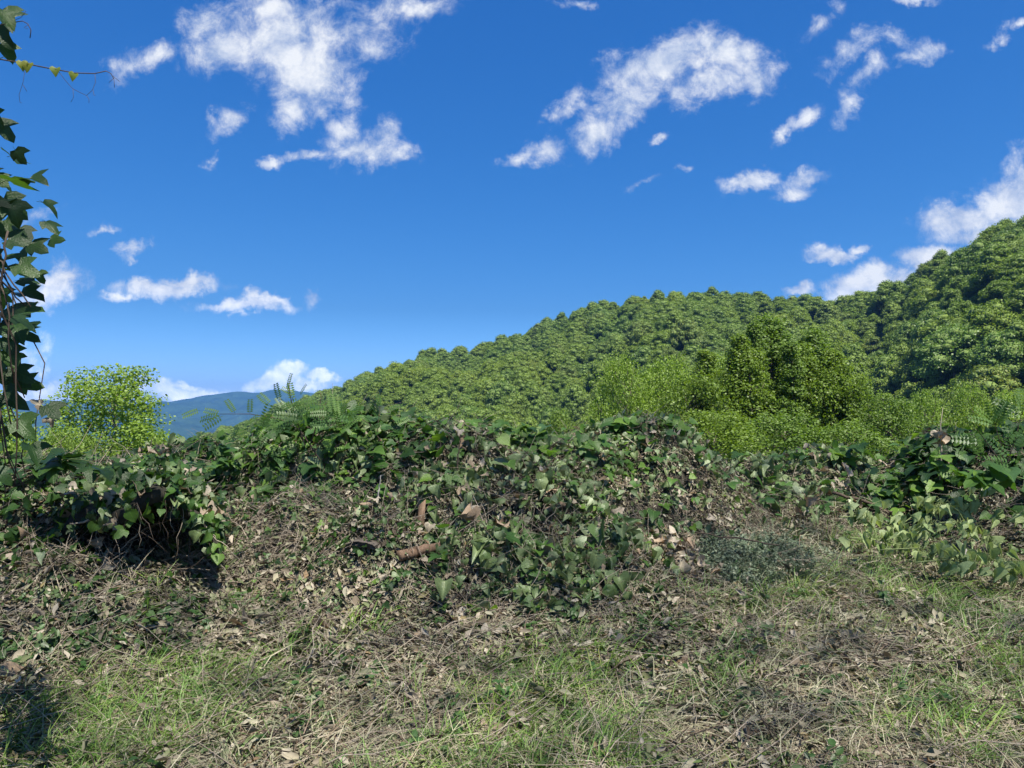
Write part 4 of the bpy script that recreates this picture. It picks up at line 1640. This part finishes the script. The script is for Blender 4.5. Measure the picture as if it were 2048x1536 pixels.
# ------------------------------------------------------------------ vine covered tree at the left edge
vt_base = Vector((-2.25, 2.75, float(ground_z(-2.25, 2.75))))
root = thing('vine_covered_tree', 'tree hung with dark lobed vine leaves at the left edge against the sky', 'tree', vt_base)
g = Geo()
g.add(*tube([(0, 0, -.1), (.02, 0, 1.2), (-.04, .05, 2.4), (-.1, .03, 3.3), (-.2, 0, 4.0)], [.07, .062, .05, .035, .012], 10))
link_obj('trunk', g.mesh('trunk', [M['bark']], smooth=True), root, vt_base)
g = Geo()
for k in range(26):
    Y = rng.uniform(2.35, 3.1)
    a = W(rng.uniform(-90, 20), rng.uniform(230, 700), Y)
    b = W(rng.uniform(-60, 75), min(a.z and 1000, rng.uniform(600, 1010)), Y + rng.uniform(-.15, .15))
    g.add(*tube(wander(a, b, 9, .07) - np.array(vt_base), np.linspace(.004, .0025, 9), 4))
link_obj('hanging_stem', g.mesh('hanging_stem', [M['twig_dark']], smooth=True), root, vt_base)
n_v = 0


def vine_leaf(px, py, Y, s, tip=None, nrm=None, st='vine', k=None, name='leaf', label=None, parent=None):
    me_ = LV[st][k if k is not None else rng.integers(len(LV[st]))]
    tip = tip or Vector((.75 + rng.normal(0, .35), -.1 + rng.normal(0, .3), -.45 + rng.normal(0, .35)))
    nrm = nrm or Vector((rng.normal(0, .35), -.75 + rng.normal(0, .3), .75 + rng.normal(0, .2)))
    o = link_obj(name, me_, parent or root, W(px, py, Y), basis(tip, nrm).to_euler(), s)
    if label:
        o['label'] = label
    return o


# leaves read off the photograph one by one (px, py of the leaf stalk, length)
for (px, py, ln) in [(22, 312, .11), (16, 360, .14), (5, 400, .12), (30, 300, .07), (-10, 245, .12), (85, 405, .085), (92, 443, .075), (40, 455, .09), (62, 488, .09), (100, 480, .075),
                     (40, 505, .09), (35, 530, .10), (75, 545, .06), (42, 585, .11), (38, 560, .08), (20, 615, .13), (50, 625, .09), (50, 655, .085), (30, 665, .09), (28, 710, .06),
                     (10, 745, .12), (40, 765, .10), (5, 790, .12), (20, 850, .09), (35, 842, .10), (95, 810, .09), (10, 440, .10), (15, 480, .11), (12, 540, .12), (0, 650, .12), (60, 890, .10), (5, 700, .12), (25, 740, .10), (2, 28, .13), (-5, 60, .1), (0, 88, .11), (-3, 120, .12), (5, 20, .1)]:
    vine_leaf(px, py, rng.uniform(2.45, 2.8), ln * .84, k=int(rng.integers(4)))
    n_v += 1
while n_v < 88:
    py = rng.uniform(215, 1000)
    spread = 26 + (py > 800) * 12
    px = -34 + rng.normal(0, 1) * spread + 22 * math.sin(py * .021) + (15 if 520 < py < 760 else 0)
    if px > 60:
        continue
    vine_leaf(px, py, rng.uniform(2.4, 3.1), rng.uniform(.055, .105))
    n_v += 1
# withered leaves hanging at the tips
for (px, py) in [(88, 812), (100, 835), (78, 800)]:
    o = link_obj('dead_leaf', LV['dead'][int(rng.integers(4))], root, W(px, py, 2.6), basis(Vector((.15, 0, -1)), Vector((.3, -1, .1))).to_euler(), .036)
    o['label'] = 'withered dark brown leaf hanging'
# long shoot reaching into the sky
shoot = thing('vine_shoot', 'bare vine shoot with curling tendrils and small yellow leaves reaching across the sky', 'vine', W(-20, 116, 2.6))
px_path = [(-20, 115), (15, 121), (55, 128), (100, 137), (150, 146), (190, 147), (212, 142), (222, 147), (228, 158)]
P = np.array([W(a, b, 2.6) for a, b in px_path]) - np.array(shoot.location)
g = Geo()
g.add(*tube(P, np.linspace(.0026, .0012, len(P)), 6))
link_obj('stem', g.mesh('stem', [M['twig_dark']], smooth=True), shoot, shoot.location)
for path in ([(50, 140), (46, 165), (38, 190), (40, 205), (44, 206)], [(46, 170), (54, 183)], [(116, 141), (130, 160), (145, 177), (160, 185), (173, 191)],
             [(146, 178), (147, 195), (142, 204)], [(173, 191), (185, 180), (191, 165), (190, 148)], [(173, 191), (178, 198), (178, 206)], [(186, 180), (188, 190), (191, 191)], [(228, 156), (218, 165)], [(228, 156), (229, 175)], [(226, 152), (239, 163)]):
    g = Geo()
    g.add(*tube(np.array([W(a, b, 2.6) for a, b in path]) - np.array(shoot.location), .0008, 4))
    link_obj('tendril', g.mesh('tendril', [M['twig_dark']], smooth=True), shoot, shoot.location)
YL = [leaf_mesh('young_leaf', leaf_mat('young_yellow_leaf', [(.28, .30, .04), (.22, .27, .04)], .5, .5, (1.3, 1.3, .4)), HEART, fold=.3, curl=.3)]
LV['young'] = YL
for (px, py, s) in [(46, 124, .036), (58, 126, .038), (112, 136, .034), (150, 147, .032)]:
    vine_leaf(px, py, 2.6, s, tip=Vector((rng.normal(0, .3), -.2, -1)), nrm=Vector((.2, -1, .3)), st='young', k=0, parent=shoot)
sh2 = thing('vine_shoot', 'short curled vine tendril at the top left corner beside the topmost dark leaves', 'vine', W(-10, 50, 2.6))
for path, rd in (([(-10, 52), (20, 46), (45, 42), (56, 48), (62, 60), (60, 76)], .0016), ([(25, 42), (42, 35), (52, 22)], .0009), ([(56, 50), (48, 55), (56, 58)], .0008)):
    g = Geo()
    g.add(*tube(np.array([W(a, b, 2.6) for a, b in path]) - np.array(sh2.location), rd, 5))
    link_obj('tendril', g.mesh('tendril', [M['twig_dark']], smooth=True), sh2, sh2.location)


# ------------------------------------------------------------------ saplings with feathered leaves
def pinnate(r, n=8, mat=None):
    """feathered leaf, 1 unit long, pairs of oval leaflets"""
    g = Geo()
    g.add(*tube([(0, 0, 0), (0, .5, .02), (0, 1, -.1)], [.012, .010, .006], 3))
    for i in range(n):
        t = .15 + .8 * i / (n - 1)
        zc = .02 - .1 * t * t
        L_ = .26 * (1 - .35 * abs(t - .5))
        for s in (-1, 1):
            V = np.array([(0, 0, 0), (.5, .23, .03), (1, 0, -.08), (.5, -.23, .03), (.5, 0, 0)]) * L_
            a = R(12)
            Vr = np.column_stack([s * (V[:, 0] * math.cos(a) - V[:, 1] * math.sin(a)), V[:, 0] * math.sin(a) + V[:, 1] * math.cos(a), V[:, 2]])
            Vr += np.array([0, t, zc])
            g.add(Vr, [(0, 4, 1), (1, 4, 2), (2, 4, 3), (3, 4, 0)] if s > 0 else [(1, 4, 0), (2, 4, 1), (3, 4, 2), (0, 4, 3)])
    return g.mesh('feathered_leaf', [mat or M['kudzu_dark']])


M['locust'] = leaf_mat('locust_leaf', [(.06, .13, .035), (.08, .16, .04), (.11, .20, .04)], .45, .4)
PIN = [pinnate(rng, 8, M['locust']), pinnate(rng, 7, M['locust'])]


def sapling(label, stems, leaves, Y, ln):
    base = W(stems[0][0][0], stems[0][0][1], Y)
    rt = thing('locust_sapling', label, 'sapling', base)
    for st in stems:
        P = np.array([W(a, b, Y + .1 * math.sin(i * 1.7)) for i, (a, b) in enumerate(st)]) - np.array(base)
        g = Geo()
        g.add(*tube(P, np.linspace(.006, .002, len(P)), 6))
        link_obj('stem', g.mesh('stem', [M['twig_dark']], smooth=True), rt, base)
    for (px, py, ang, s) in leaves:
        a = R(ang)
        tip = Vector((math.cos(a), rng.normal(0, .25), math.sin(a)))
        nrm = Vector((rng.normal(0, .3), -.8, .6 + rng.normal(0, .3)))
        link_obj('leaf', PIN[rng.integers(2)], rt, W(px, py, Y + rng.uniform(-.15, .15)), basis(tip, nrm).to_euler(), ln * s)
    return rt


lv = [(440, 830, 190, 1.1), (440, 828, 165, .9), (470, 826, 120, .8), (445, 832, 215, 1.1), (400, 820, 200, .9), (500, 828, 95, .8), (520, 830, 210, 1.0), (560, 820, 30, 1.), (585, 800, 100, .9), (600, 790, 60, .7),
      (560, 800, 110, .9), (540, 810, 140, 1.0), (575, 780, 80, .9), (590, 812, 10, 1.0), (520, 850, 250, .8), (570, 840, 200, 1.1), (610, 830, 20, 1.1), (640, 815, 35, .9), (545, 850, 170, 1.0), (480, 850, 230, .9),
      (500, 860, 190, .9), (535, 870, 240, .9), (575, 870, 280, .8), (615, 850, 0, 1.), (650, 840, 60, .8), (590, 790, 150, .8)] + [(float(rng.uniform(520, 720)), float(rng.uniform(815, 860)), float(rng.uniform(0, 200)), float(rng.uniform(.8, 1.2))) for _ in range(34)]
sapling('leaning locust sapling with feathered leaves on top of the left vine mound', [[(640, 920), (600, 860), (560, 838), (500, 828), (440, 828)], [(610, 890), (590, 830), (580, 790), (578, 765)], [(620, 890), (640, 830), (655, 800)]], lv, 6.6, .17)
lv = [(740, 830, 60, .8), (760, 815, 100, .7), (775, 820, 20, .8), (745, 840, 160, .8), (790, 850, 30, .8), (720, 845, 130, .7), (770, 845, 200, .8), (715, 830, 80, .7)]
sapling('small locust shoot right of the leaning sapling on the left vine mound', [[(760, 900), (755, 860), (760, 815)], [(760, 880), (740, 850), (715, 830)]], lv, 6.9, .18)
lv = [(1990, 850, 60 + 25 * k, .9) for k in range(5)] + [(2020, 880 + 12 * k, 10 + 40 * k, 1.0) for k in range(6)] + [(1960, 870 + 14 * k, 200 - 30 * k, .9) for k in range(5)] + [(2045, 830, 80 + 30 * k, 1.0) for k in range(4)]
sapling('leafy locust shoot rising from the right vine bush at the edge of the view', [[(2010, 960), (2005, 900), (1990, 850)], [(2010, 940), (2030, 880), (2045, 820)], [(2005, 930), (1970, 880), (1955, 860)]], lv, 6.9, .26)

# upright withered stalk in the right vine bush
st = W(1880, 960, 7.6)
rt = thing('dead_stalk', 'pale withered stalk with hanging dry leaves standing above the right vine bush', 'stalk', st)
g = Geo()
g.add(*tube(np.array([W(1880, 960, 7.6), W(1883, 900, 7.6), W(1881, 850, 7.6), W(1886, 815, 7.6)]) - np.array(st), [.008, .007, .005, .002], 6))
link_obj('stem', g.mesh('stem', [M['twig']], smooth=True), rt, st)
for k in range(5):
    link_obj('dead_leaf', LV['dead'][k % 5], rt, W(1880 + 3 * (k - 2), 862 + 4 * k, 7.55), basis(Vector((rng.normal(0, .25), 0, -1)), Vector((rng.normal(0, .5), -1, .2))).to_euler(), .10)

# kudzu runners standing up along the crests, each leaf its own part
def runner(name, label, pts_px, Y, n_leaf, size, stemw=.004, st='kudzu', cat='vine', style='flat', mat=None):
    base = W(*pts_px[0], Y)
    rt = thing(name, label, cat, base)
    P = np.array([W(a, b, Y + .05 * math.sin(i * 2.1)) for i, (a, b) in enumerate(pts_px)])
    tt = np.linspace(0, 1, len(P))
    ti = np.linspace(0, 1, 14)
    Pi = np.column_stack([np.interp(ti, tt, P[:, k]) for k in range(3)])
    for k in range(2):
        Pi[1:-1] = (Pi[:-2] + 2 * Pi[1:-1] + Pi[2:]) / 4
    g = Geo()
    g.add(*tube(Pi - np.array(base), np.linspace(stemw, stemw * .45, 14), 6))
    gp = g
    for k in range(n_leaf):
        i = int(rng.integers(3, 14))
        p = Pi[i] + rng.normal(0, .025 if st != 'droop' else .075, 3)
        if st == 'droop':
            p[2] = max(p[2], Pi[i][2] - .03)
            mid_ = (Pi[i] + p) / 2 + np.array([0, 0, .04])
            gp.add(*tube(np.array([Pi[i], mid_, p]) - np.array(base), .0022, 4, caps=False))
        link_obj({'droop': 'drooping_leaf', 'wilted': 'wilted_leaf'}.get(st, 'leaf'), LV[st][rng.integers(len(LV[st]))], rt, p, leaf_orient((0, -.3, 1), style), tuple(size * rng.uniform(.7, 1.25) * np.array((.62, 1, 1) if st == 'droop' else (1, 1, 1))))
    link_obj('stem', g.mesh('stem', [mat or M['stem_green']], smooth=True), rt, base)
    return rt


runner('vine_runner', 'bright yellow green vine runner at the left shoulder of the left mound', [(400, 960), (430, 920), (450, 885), (445, 860)], 6.9, 14, .12)
runner('vine_runner', 'bright leafy vine runner at the left foot of the left mound', [(300, 1010), (340, 960), (400, 935), (450, 925)], 6.7, 16, .12)
runner('vine_runner', 'leafy runner arching over the saddle between the two vine mounds', [(900, 880), (950, 845), (1010, 845), (1060, 858)], 7.0, 16, .12)
runner('vine_runner', 'green runner trailing down right of the saddle', [(1020, 870), (1080, 865), (1150, 875), (1200, 880)], 7.1, 14, .11)
runner('vine_runner', 'leafy vine runner on the crest of the right-hand mound', [(1180, 880), (1220, 848), (1280, 838), (1340, 850)], 7.7, 18, .13)
runner('vine_runner', 'short bright runner on the right end of the low brush pile', [(1640, 930), (1690, 900), (1720, 888), (1745, 905)], 9.0, 16, .16)
runner('vine_runner', 'dark leafy runner low at the left edge under the hanging vines', [(0, 960), (80, 925), (160, 915), (230, 940)], 4.9, 20, .14, st='vine')
runner('vine_runner', 'bright green vine runner behind the dark bank at far left', [(180, 960), (240, 935), (300, 940), (350, 950)], 5.6, 14, .13)
runner('vine_runner', 'large leaved runner hanging over the front of the right vine bush', [(1880, 900), (1870, 920), (1900, 945), (1935, 960)], 7.4, 11, .22)
runner('vine_runner', 'bright yellow green runner at the right edge of the view in front of the bush', [(2060, 960), (2020, 950), (1980, 940), (1960, 960)], 6.6, 12, .2)

# wilted branches with hanging pale leaves on the right
branches = [
    ('wilted branch arching to the right edge, its limp pale leaves hanging in a row', [(1790, 1060), (1850, 1012), (1920, 1005), (1990, 1020), (2040, 1045)], 6.9, 40),
    ('wilted branch with large limp leaves, lower left of the arching one', [(1800, 1095), (1850, 1050), (1910, 1040), (1960, 1060), (1990, 1085)], 6.6, 36),
    ('wilted branch nearest the low brush pile with folded dark pale leaves', [(1680, 1035), (1730, 1030), (1780, 1050), (1830, 1085)], 6.9, 34),
    ('wilted green branch lying flat towards the right edge on the straw', [(1760, 1100), (1850, 1095), (1940, 1105), (2050, 1125)], 6.1, 40),
    ('lowest wilted branch at the right edge, stems fanned out over the ground', [(1830, 1125), (1900, 1118), (1980, 1130), (2060, 1155)], 5.8, 34),
    ('wilted branch tips drooping left of the fanned stems', [(1700, 1075), (1760, 1080), (1820, 1095), (1880, 1120)], 6.4, 30),
]
for lab, path, Y, n in branches:
    runner('wilted_branch', lab, path, Y, n, .09, .006, st='droop', cat='branch', style='droop')


# ------------------------------------------------------------------ logs, sticks and boards
def stick(name, label, pts_px, rads, mat, cat, Y=None, lift=.02, sides=9, group=None, n=12, amp=.015, end_mat=None):
    if Y is None:
        P = np.array([onground(a, b) for a, b in pts_px])
        P[:, 2] += lift + (rads[0] if isinstance(rads, (list, tuple)) else rads)
    else:
        Ys = Y if isinstance(Y, (list, tuple)) else [Y] * len(pts_px)
        P = np.array([W(a, b, yy_) for (a, b), yy_ in zip(pts_px, Ys)])
    tt = np.linspace(0, 1, len(P))
    ti = np.linspace(0, 1, n)
    Pi = np.column_stack([np.interp(ti, tt, P[:, k]) for k in range(3)])
    Pi[1:-1] += rng.normal(0, amp, (n - 2, 3)) * .3
    rd = np.interp(ti, np.linspace(0, 1, len(rads)), rads) * (1 + rng.normal(0, .05, n))
    c = Pi.mean(0)
    g = Geo()
    g.add(*tube(Pi - c, rd, sides))
    o = link_obj(name, g.mesh(name, [mat], smooth=True), None, c)
    return tag(o, label, cat, group)


stick('log', 'short reddish brown log lying in the leaves below the front heap', [(798, 1145), (835, 1136), (882, 1124)], [.040, .038, .029], M['wood_red'], 'log', lift=.075, n=16)
stick('branch_piece', 'curved peeled branch on the ground below the short log', [(790, 1197), (825, 1190), (862, 1182)], [.016, .018, .012], M['wood_tan'], 'branch')
stick('branch_piece', 'thick tan branch resting among the pale leaves of the front heap', [(1090, 1062), (1140, 1050), (1185, 1036)], [.022, .020, .012], M['wood_tan'], 'branch', lift=.13, n=18, amp=.03)
stick('branch_piece', 'weathered branch sloping down right beside the fine brush and low pile', [(1718, 1078), (1750, 1092), (1785, 1108)], [.022, .022, .016], M['wood_grey'], 'branch')
stick('branch_piece', 'curved pale grey stick standing in front of the wilted branches at right', [(1923, 1090), (1932, 1110), (1936, 1140)], [.018, .017, .014], M['wood_grey'], 'branch', Y=[5.9, 5.8, 5.75])
stick('branch_piece', 'long grey stick lying flat on the straw at the right', [(1850, 1190), (1920, 1190), (2010, 1184)], [.012, .013, .008], M['wood_grey'], 'branch')
stick('branch_piece', 'long dark branch lying across the upper part of the low pile', [(1665, 985), (1720, 1000), (1770, 1020), (1815, 1038)], [.018, .018, .014, .010], M['twig_dark'], 'branch', Y=[8.2, 8.1, 8.0, 7.8])
stick('branch_piece', 'long thin stick at lower left, pale at its left end', [(110, 1362), (160, 1340), (200, 1328)], [.014, .013, .008], M['wood_tan'], 'branch')
stick('branch_piece', 'thin reddish stick lying level across the lower left ground', [(120, 1362), (200, 1358), (290, 1352)], [.006, .007, .004], M['wood_red'], 'branch')
stick('branch_piece', 'thin brown stick lying level below the debris heap', [(380, 1328), (440, 1318), (510, 1300)], [.006, .007, .004], M['wood_red'], 'branch')
stick('branch_piece', 'thin straight twig leaning in the straw at lower right of centre', [(1455, 1300), (1480, 1270), (1500, 1240)], [.005, .005, .004], M['wood_tan'], 'branch')
stick('branch_piece', 'long thin dark stick crossing the fine grey green brush', [(1390, 1065), (1480, 1078), (1560, 1090)], [.006, .007, .005], M['twig_dark'], 'branch', Y=[6.6, 6.4, 6.3])
stick('branch_piece', 'pale stick lying across the dark hollow at left', [(140, 1048), (190, 1040), (240, 1032)], [.006, .007, .004], M['twig'], 'branch', Y=[5.0, 5.0, 5.1])
stick('branch_piece', 'forked grey twig slanting through the dark hollow at left', [(240, 1100), (275, 1065), (330, 1040), (400, 1030)], [.004, .005, .004, .002], M['twig'], 'branch', Y=[5.1, 5.1, 5.4, 5.8])
stick('branch_piece', 'upright dark stem standing before the hollow at left', [(380, 1110), (381, 1085), (383, 1065)], [.007, .007, .006], M['twig_dark'], 'branch', Y=[5.3, 5.3, 5.3])
stick('branch_piece', 'pale bare stem standing upright beside the left vine mound', [(752, 1010), (757, 980), (762, 950)], [.006, .006, .003], M['wood_grey'], 'branch', Y=[6.0, 6.0, 6.0])
stick('branch_piece', 'dark upright stem in front of the middle mound', [(914, 950), (917, 905), (920, 868)], [.006, .006, .003], M['twig_dark'], 'branch', Y=[6.2, 6.2, 6.2])
stick('branch_piece', 'dark thin stem rising above the left mound before the forest', [(644, 845), (643, 810), (641, 785)], [.006, .005, .002], M['twig_dark'], 'branch', Y=[6.8, 6.8, 6.8])
for i, (a, b) in enumerate([((945, 1490), (944, 1420)), ((864, 1440), (858, 1380)), ((1035, 1445), (1055, 1400)), ((1490, 1350), (1494, 1320)), ((1510, 1352), (1512, 1315)), ((1398, 1520), (1385, 1470)), ((1445, 1395), (1448, 1365)), ((1905, 1380), (1903, 1340))]):
    p = onground(*a)
    q = W(b[0], b[1], p.y)
    g = Geo()
    g.add(*tube(wander(np.array(p) - np.array(p), np.array(q) - np.array(p), 5, .02), [.0035, .003, .003, .0025, .002], 5))
    o = link_obj('weed_stalk', g.mesh('weed_stalk', [M['twig_dark']]), None, p)
    tag(o, 'thin dark cut weed stalk standing upright in the foreground grass', 'weed stalk', 'dark weed stalks in the foreground grass')

# broken post standing in the left of the front heap
pb = W(838, 1100, 5.9)
g = Geo()
hh = .36
V = []
for (z, w, d) in ((-.15, .085, .05), (0, .075, .045), (.12, .06, .04), (.26, .05, .035), (hh, .045, .03)):
    j = rng.normal(0, .006, 8)
    V += [(-w / 2 + j[0], -d / 2 + j[1], z + j[6] * (z > .3)), (w / 2 + j[2], -d / 2 + j[3], z + (.05 if z > .3 else 0)), (w / 2 + j[4], d / 2, z), (-w / 2 + j[5], d / 2, z - (.03 if z > .3 else 0))]
F4 = []
for i in range(4):
    for k in range(4):
        F4.append((i * 4 + k, i * 4 + (k + 1) % 4, (i + 1) * 4 + (k + 1) % 4, (i + 1) * 4 + k))
F4.append((16, 17, 18, 19))
g.add(V, None, F4)
o = link_obj('broken_post', g.mesh('broken_post', [M['wood_red']]), None, pb, (R(4), R(3), R(15)))
tag(o, 'reddish splintered stump post standing upright between the left debris and the front heap', 'wooden post')

# rotten slab of wood
pb = onground(728, 1112)
xs_ = np.linspace(-.16, .16, 12)
g = Geo()
for L_ in range(4):
    V = []
    for i, x_ in enumerate(xs_):
        e = .05 + .05 * math.cos(x_ * 9) + rng.normal(0, .01)
        zc = .10 + .018 * L_ - 1.6 * x_ * x_ + rng.normal(0, .003)
        V += [(x_, -e - .02 * L_, zc), (x_, e * .9, zc + .02), (x_, e * .9, zc + .006), (x_, -e - .02 * L_, zc - .012)]
    F4 = []
    for i in range(11):
        for k in range(4):
            F4.append((i * 4 + k, i * 4 + (k + 1) % 4, (i + 1) * 4 + (k + 1) % 4, (i + 1) * 4 + k))
    F4 += [(0, 1, 2, 3), (44, 47, 46, 45)]
    g.add(V, None, F4)
o = link_obj('rotten_wood', g.mesh('rotten_wood', [M['bark']]), None, pb, (R(-6), 0, R(-12)), .72)
tag(o, 'layered grey rotten wood slab arching over a dark hole beside the debris heap', 'rotten wood')

# ------------------------------------------------------------------ single fallen leaves on the cleared ground
special = [(600, 1170, .10, 'orange brown dead leaf lying on the cuttings left of the log'),
           (1065, 1080, .17, 'large pale crumpled dead leaf on the front heap beside the tan branch'),
           (1075, 1145, .14, 'pale curled dead leaf lying right of the log below the front heap'),
           (1190, 1335, .11, 'curled tan dead leaf with a rolled edge on the ground right of centre'),
           (1140, 1400, .11, 'pinkish tan dead leaf lying alone in the green grass patch'),
           (1430, 1320, .11, 'rolled orange brown dead leaf lying beside the straw right of centre'),
           (655, 1290, .13, 'broad pale dead leaf on the litter left of centre'),
           (480, 1262, .14, 'large flat tan dead leaf with ragged edge at left of centre'),
           (420, 1385, .13, 'pale grey dead leaf at lower left above the grass'),
           (285, 1395, .11, 'folded pale dead leaf standing on edge at lower left'),
           (1540, 930, .17, 'dry tan leaf hanging on top of the low brush pile'),
           (1290, 1100, .13, 'long folded greyish leaf on the small brown heap')]
for i, (px, py, s, lab) in enumerate(special):
    p = onground(px, py) + Vector((0, 0, .03))
    o = link_obj('dead_leaf', LV['dead'][i % 8], None, p, basis(Vector((rng.normal(), -.4, .05)), Vector((rng.normal(0, .3), -.5, 1))).to_euler(), s)
    tag(o, lab, 'dead leaf')
k = 0
while k < 230:
    px = rng.uniform(0, 2048)
    py = rng.uniform(1110, 1500)
    zone_w = .9 if (py < 1400 and px < 1500) else .28
    if px > 1500 and py < 1400:
        zone_w = .22
    if rng.random() > zone_w:
        continue
    p = onground(px, py) + Vector((0, 0, .015))
    o = link_obj('dead_leaf', LV['dead'][rng.integers(8)], None, p, basis(Vector((rng.normal(), rng.normal(), .1)), Vector((rng.normal(0, .35), -.2 + rng.normal(0, .35), 1))).to_euler(), rng.uniform(.065, .135))
    tag(o, 'curled tan dead leaf scattered over the cleared foreground', 'dead leaf', 'tan dead leaves scattered over the cleared ground')
    k += 1


# long grass stems bent over in the left foreground
def long_grass(label, base_px, tips, n_extra):
    b = onground(*base_px)
    rt = thing('grass_tuft', label, 'grass tuft', b)
    for (tx, ty) in tips:
        e = W(tx, ty, b.y + rng.uniform(-.1, .7)) - b
        t = np.linspace(0, 1, 10)
        P = np.outer(t, np.array(e))
        P[:, 2] = np.array(e)[2] * t ** .75 + .03 * np.sin(t * 3)
        sd_ = np.cross(np.array(e), (0, 0, 1.0))
        sd_ /= np.linalg.norm(sd_)
        P += sd_ * .04 * rng.normal() * (t * (1 - t) * 4)[:, None]
        w = .0045 * rng.uniform(.7, 1.3)
        V = []
        for i in range(10):
            ww = w * (1 - t[i] ** 2 * .9)
            V += [P[i] - sd_ * ww, P[i] + sd_ * ww + np.array([0, 0, ww * .4])]
        F4 = [(2 * i, 2 * i + 1, 2 * i + 3, 2 * i + 2) for i in range(9)]
        link_obj('blade', mesh_np('blade', V, [F4], [M['grass']]), rt, b)
    return rt


long_grass('long bent grass stems sweeping up right in the lower left foreground', (380, 1490), [(600, 1290), (615, 1280), (585, 1310), (630, 1300), (560, 1330), (640, 1340), (520, 1370), (590, 1360), (650, 1370), (500, 1400), (610, 1330), (470, 1420)], 0)
long_grass('second long grass tuft lying at the bottom left edge', (250, 1530), [(470, 1440), (420, 1450), (500, 1460), (380, 1470), (520, 1480), (440, 1490), (350, 1500), (300, 1450)], 0)
long_grass('bright green grass tuft by the foot of the fine grey green brush', (1380, 1245), [(1360, 1222), (1372, 1215), (1385, 1212), (1395, 1220), (1402, 1228), (1350, 1235), (1410, 1236), (1378, 1222)], 0)
long_grass('green grass tuft standing in the straw at the right', (1930, 1285), [(1900, 1225), (1915, 1215), (1930, 1205), (1945, 1212), (1955, 1225), (1968, 1235), (1890, 1245), (1975, 1250), (1922, 1222), (1940, 1230)], 0)

# ------------------------------------------------------------------ unseen tree added behind the viewpoint to shade the clearing
r_ = np.random.default_rng(77)
SHW, SHH = 11.5, 27.0
C = []
while len(C) < 5200:
    q = r_.uniform(-1, 1, 3)
    if q[0] ** 2 + q[1] ** 2 < 1:
        C.append((q[0] * SHW - 3.5, q[1] * SHW + 8, SHH - 4 + q[2] * 3.6))
C = np.array(C)
V, Fq = clump_leaves(C, r_.uniform(.45, .9, len(C)), 9, .13, r_, up=.8)
sh_crown = mesh_np('crown', V, [Fq], [M['midtree']])
g = Geo()
g.add(*tube([(0, 0, -.3), (.1, 0, 8), (0, .1, 16), (.1, 0, SHH - 3)], [.2, .16, .10, .03], 9))
for c in C[::170]:
    z0 = r_.uniform(15, 21)
    g.add(*tube(wander((0, 0, z0), c, 5, .06, r_, sag=.05), np.linspace(.02, .008, 5), 4, caps=False))
sh_trunk = g.mesh('trunk', [M['bark']], smooth=True)
for (x, y, s, lab) in [(10.5, -13.0, 1.0, 'tall wide crowned thin leaved tree behind the viewpoint')]:
    rt = thing('shade_tree', lab, 'tree', (x, y, float(ground_z(x, y))))
    for nm, me_ in (('crown', sh_crown), ('trunk', sh_trunk)):
        link_obj(nm, me_, rt, rt.location, (0, 0, 0), s)

# ------------------------------------------------------------------ air
HAZE = 1
if HAZE:
    b = 7600.0
    z0, z1 = -420.0, 320.0
    V = [(-b, -b, z0), (b, -b, z0), (b, b, z0), (-b, b, z0), (-b, -b, z1), (b, -b, z1), (b, b, z1), (-b, b, z1)]
    Fh = [(0, 3, 2, 1), (4, 5, 6, 7), (0, 1, 5, 4), (1, 2, 6, 5), (2, 3, 7, 6), (3, 0, 4, 7)]
    m, t = new_mat('haze')
    oo = t.node('ShaderNodeOutputMaterial')
    pv = t.node('ShaderNodeVolumePrincipled')
    pv.inputs['Color'].default_value = (.16, .42, 1.0, 1)
    pv.inputs['Density'].default_value = .00013
    pv.inputs['Anisotropy'].default_value = .3
    t.link(pv.outputs[0], oo.inputs['Volume'])
    tag(link_obj('haze', mesh_np('haze', V, [Fh], [m])), kind='stuff')
print('objects', len(bpy.data.objects))
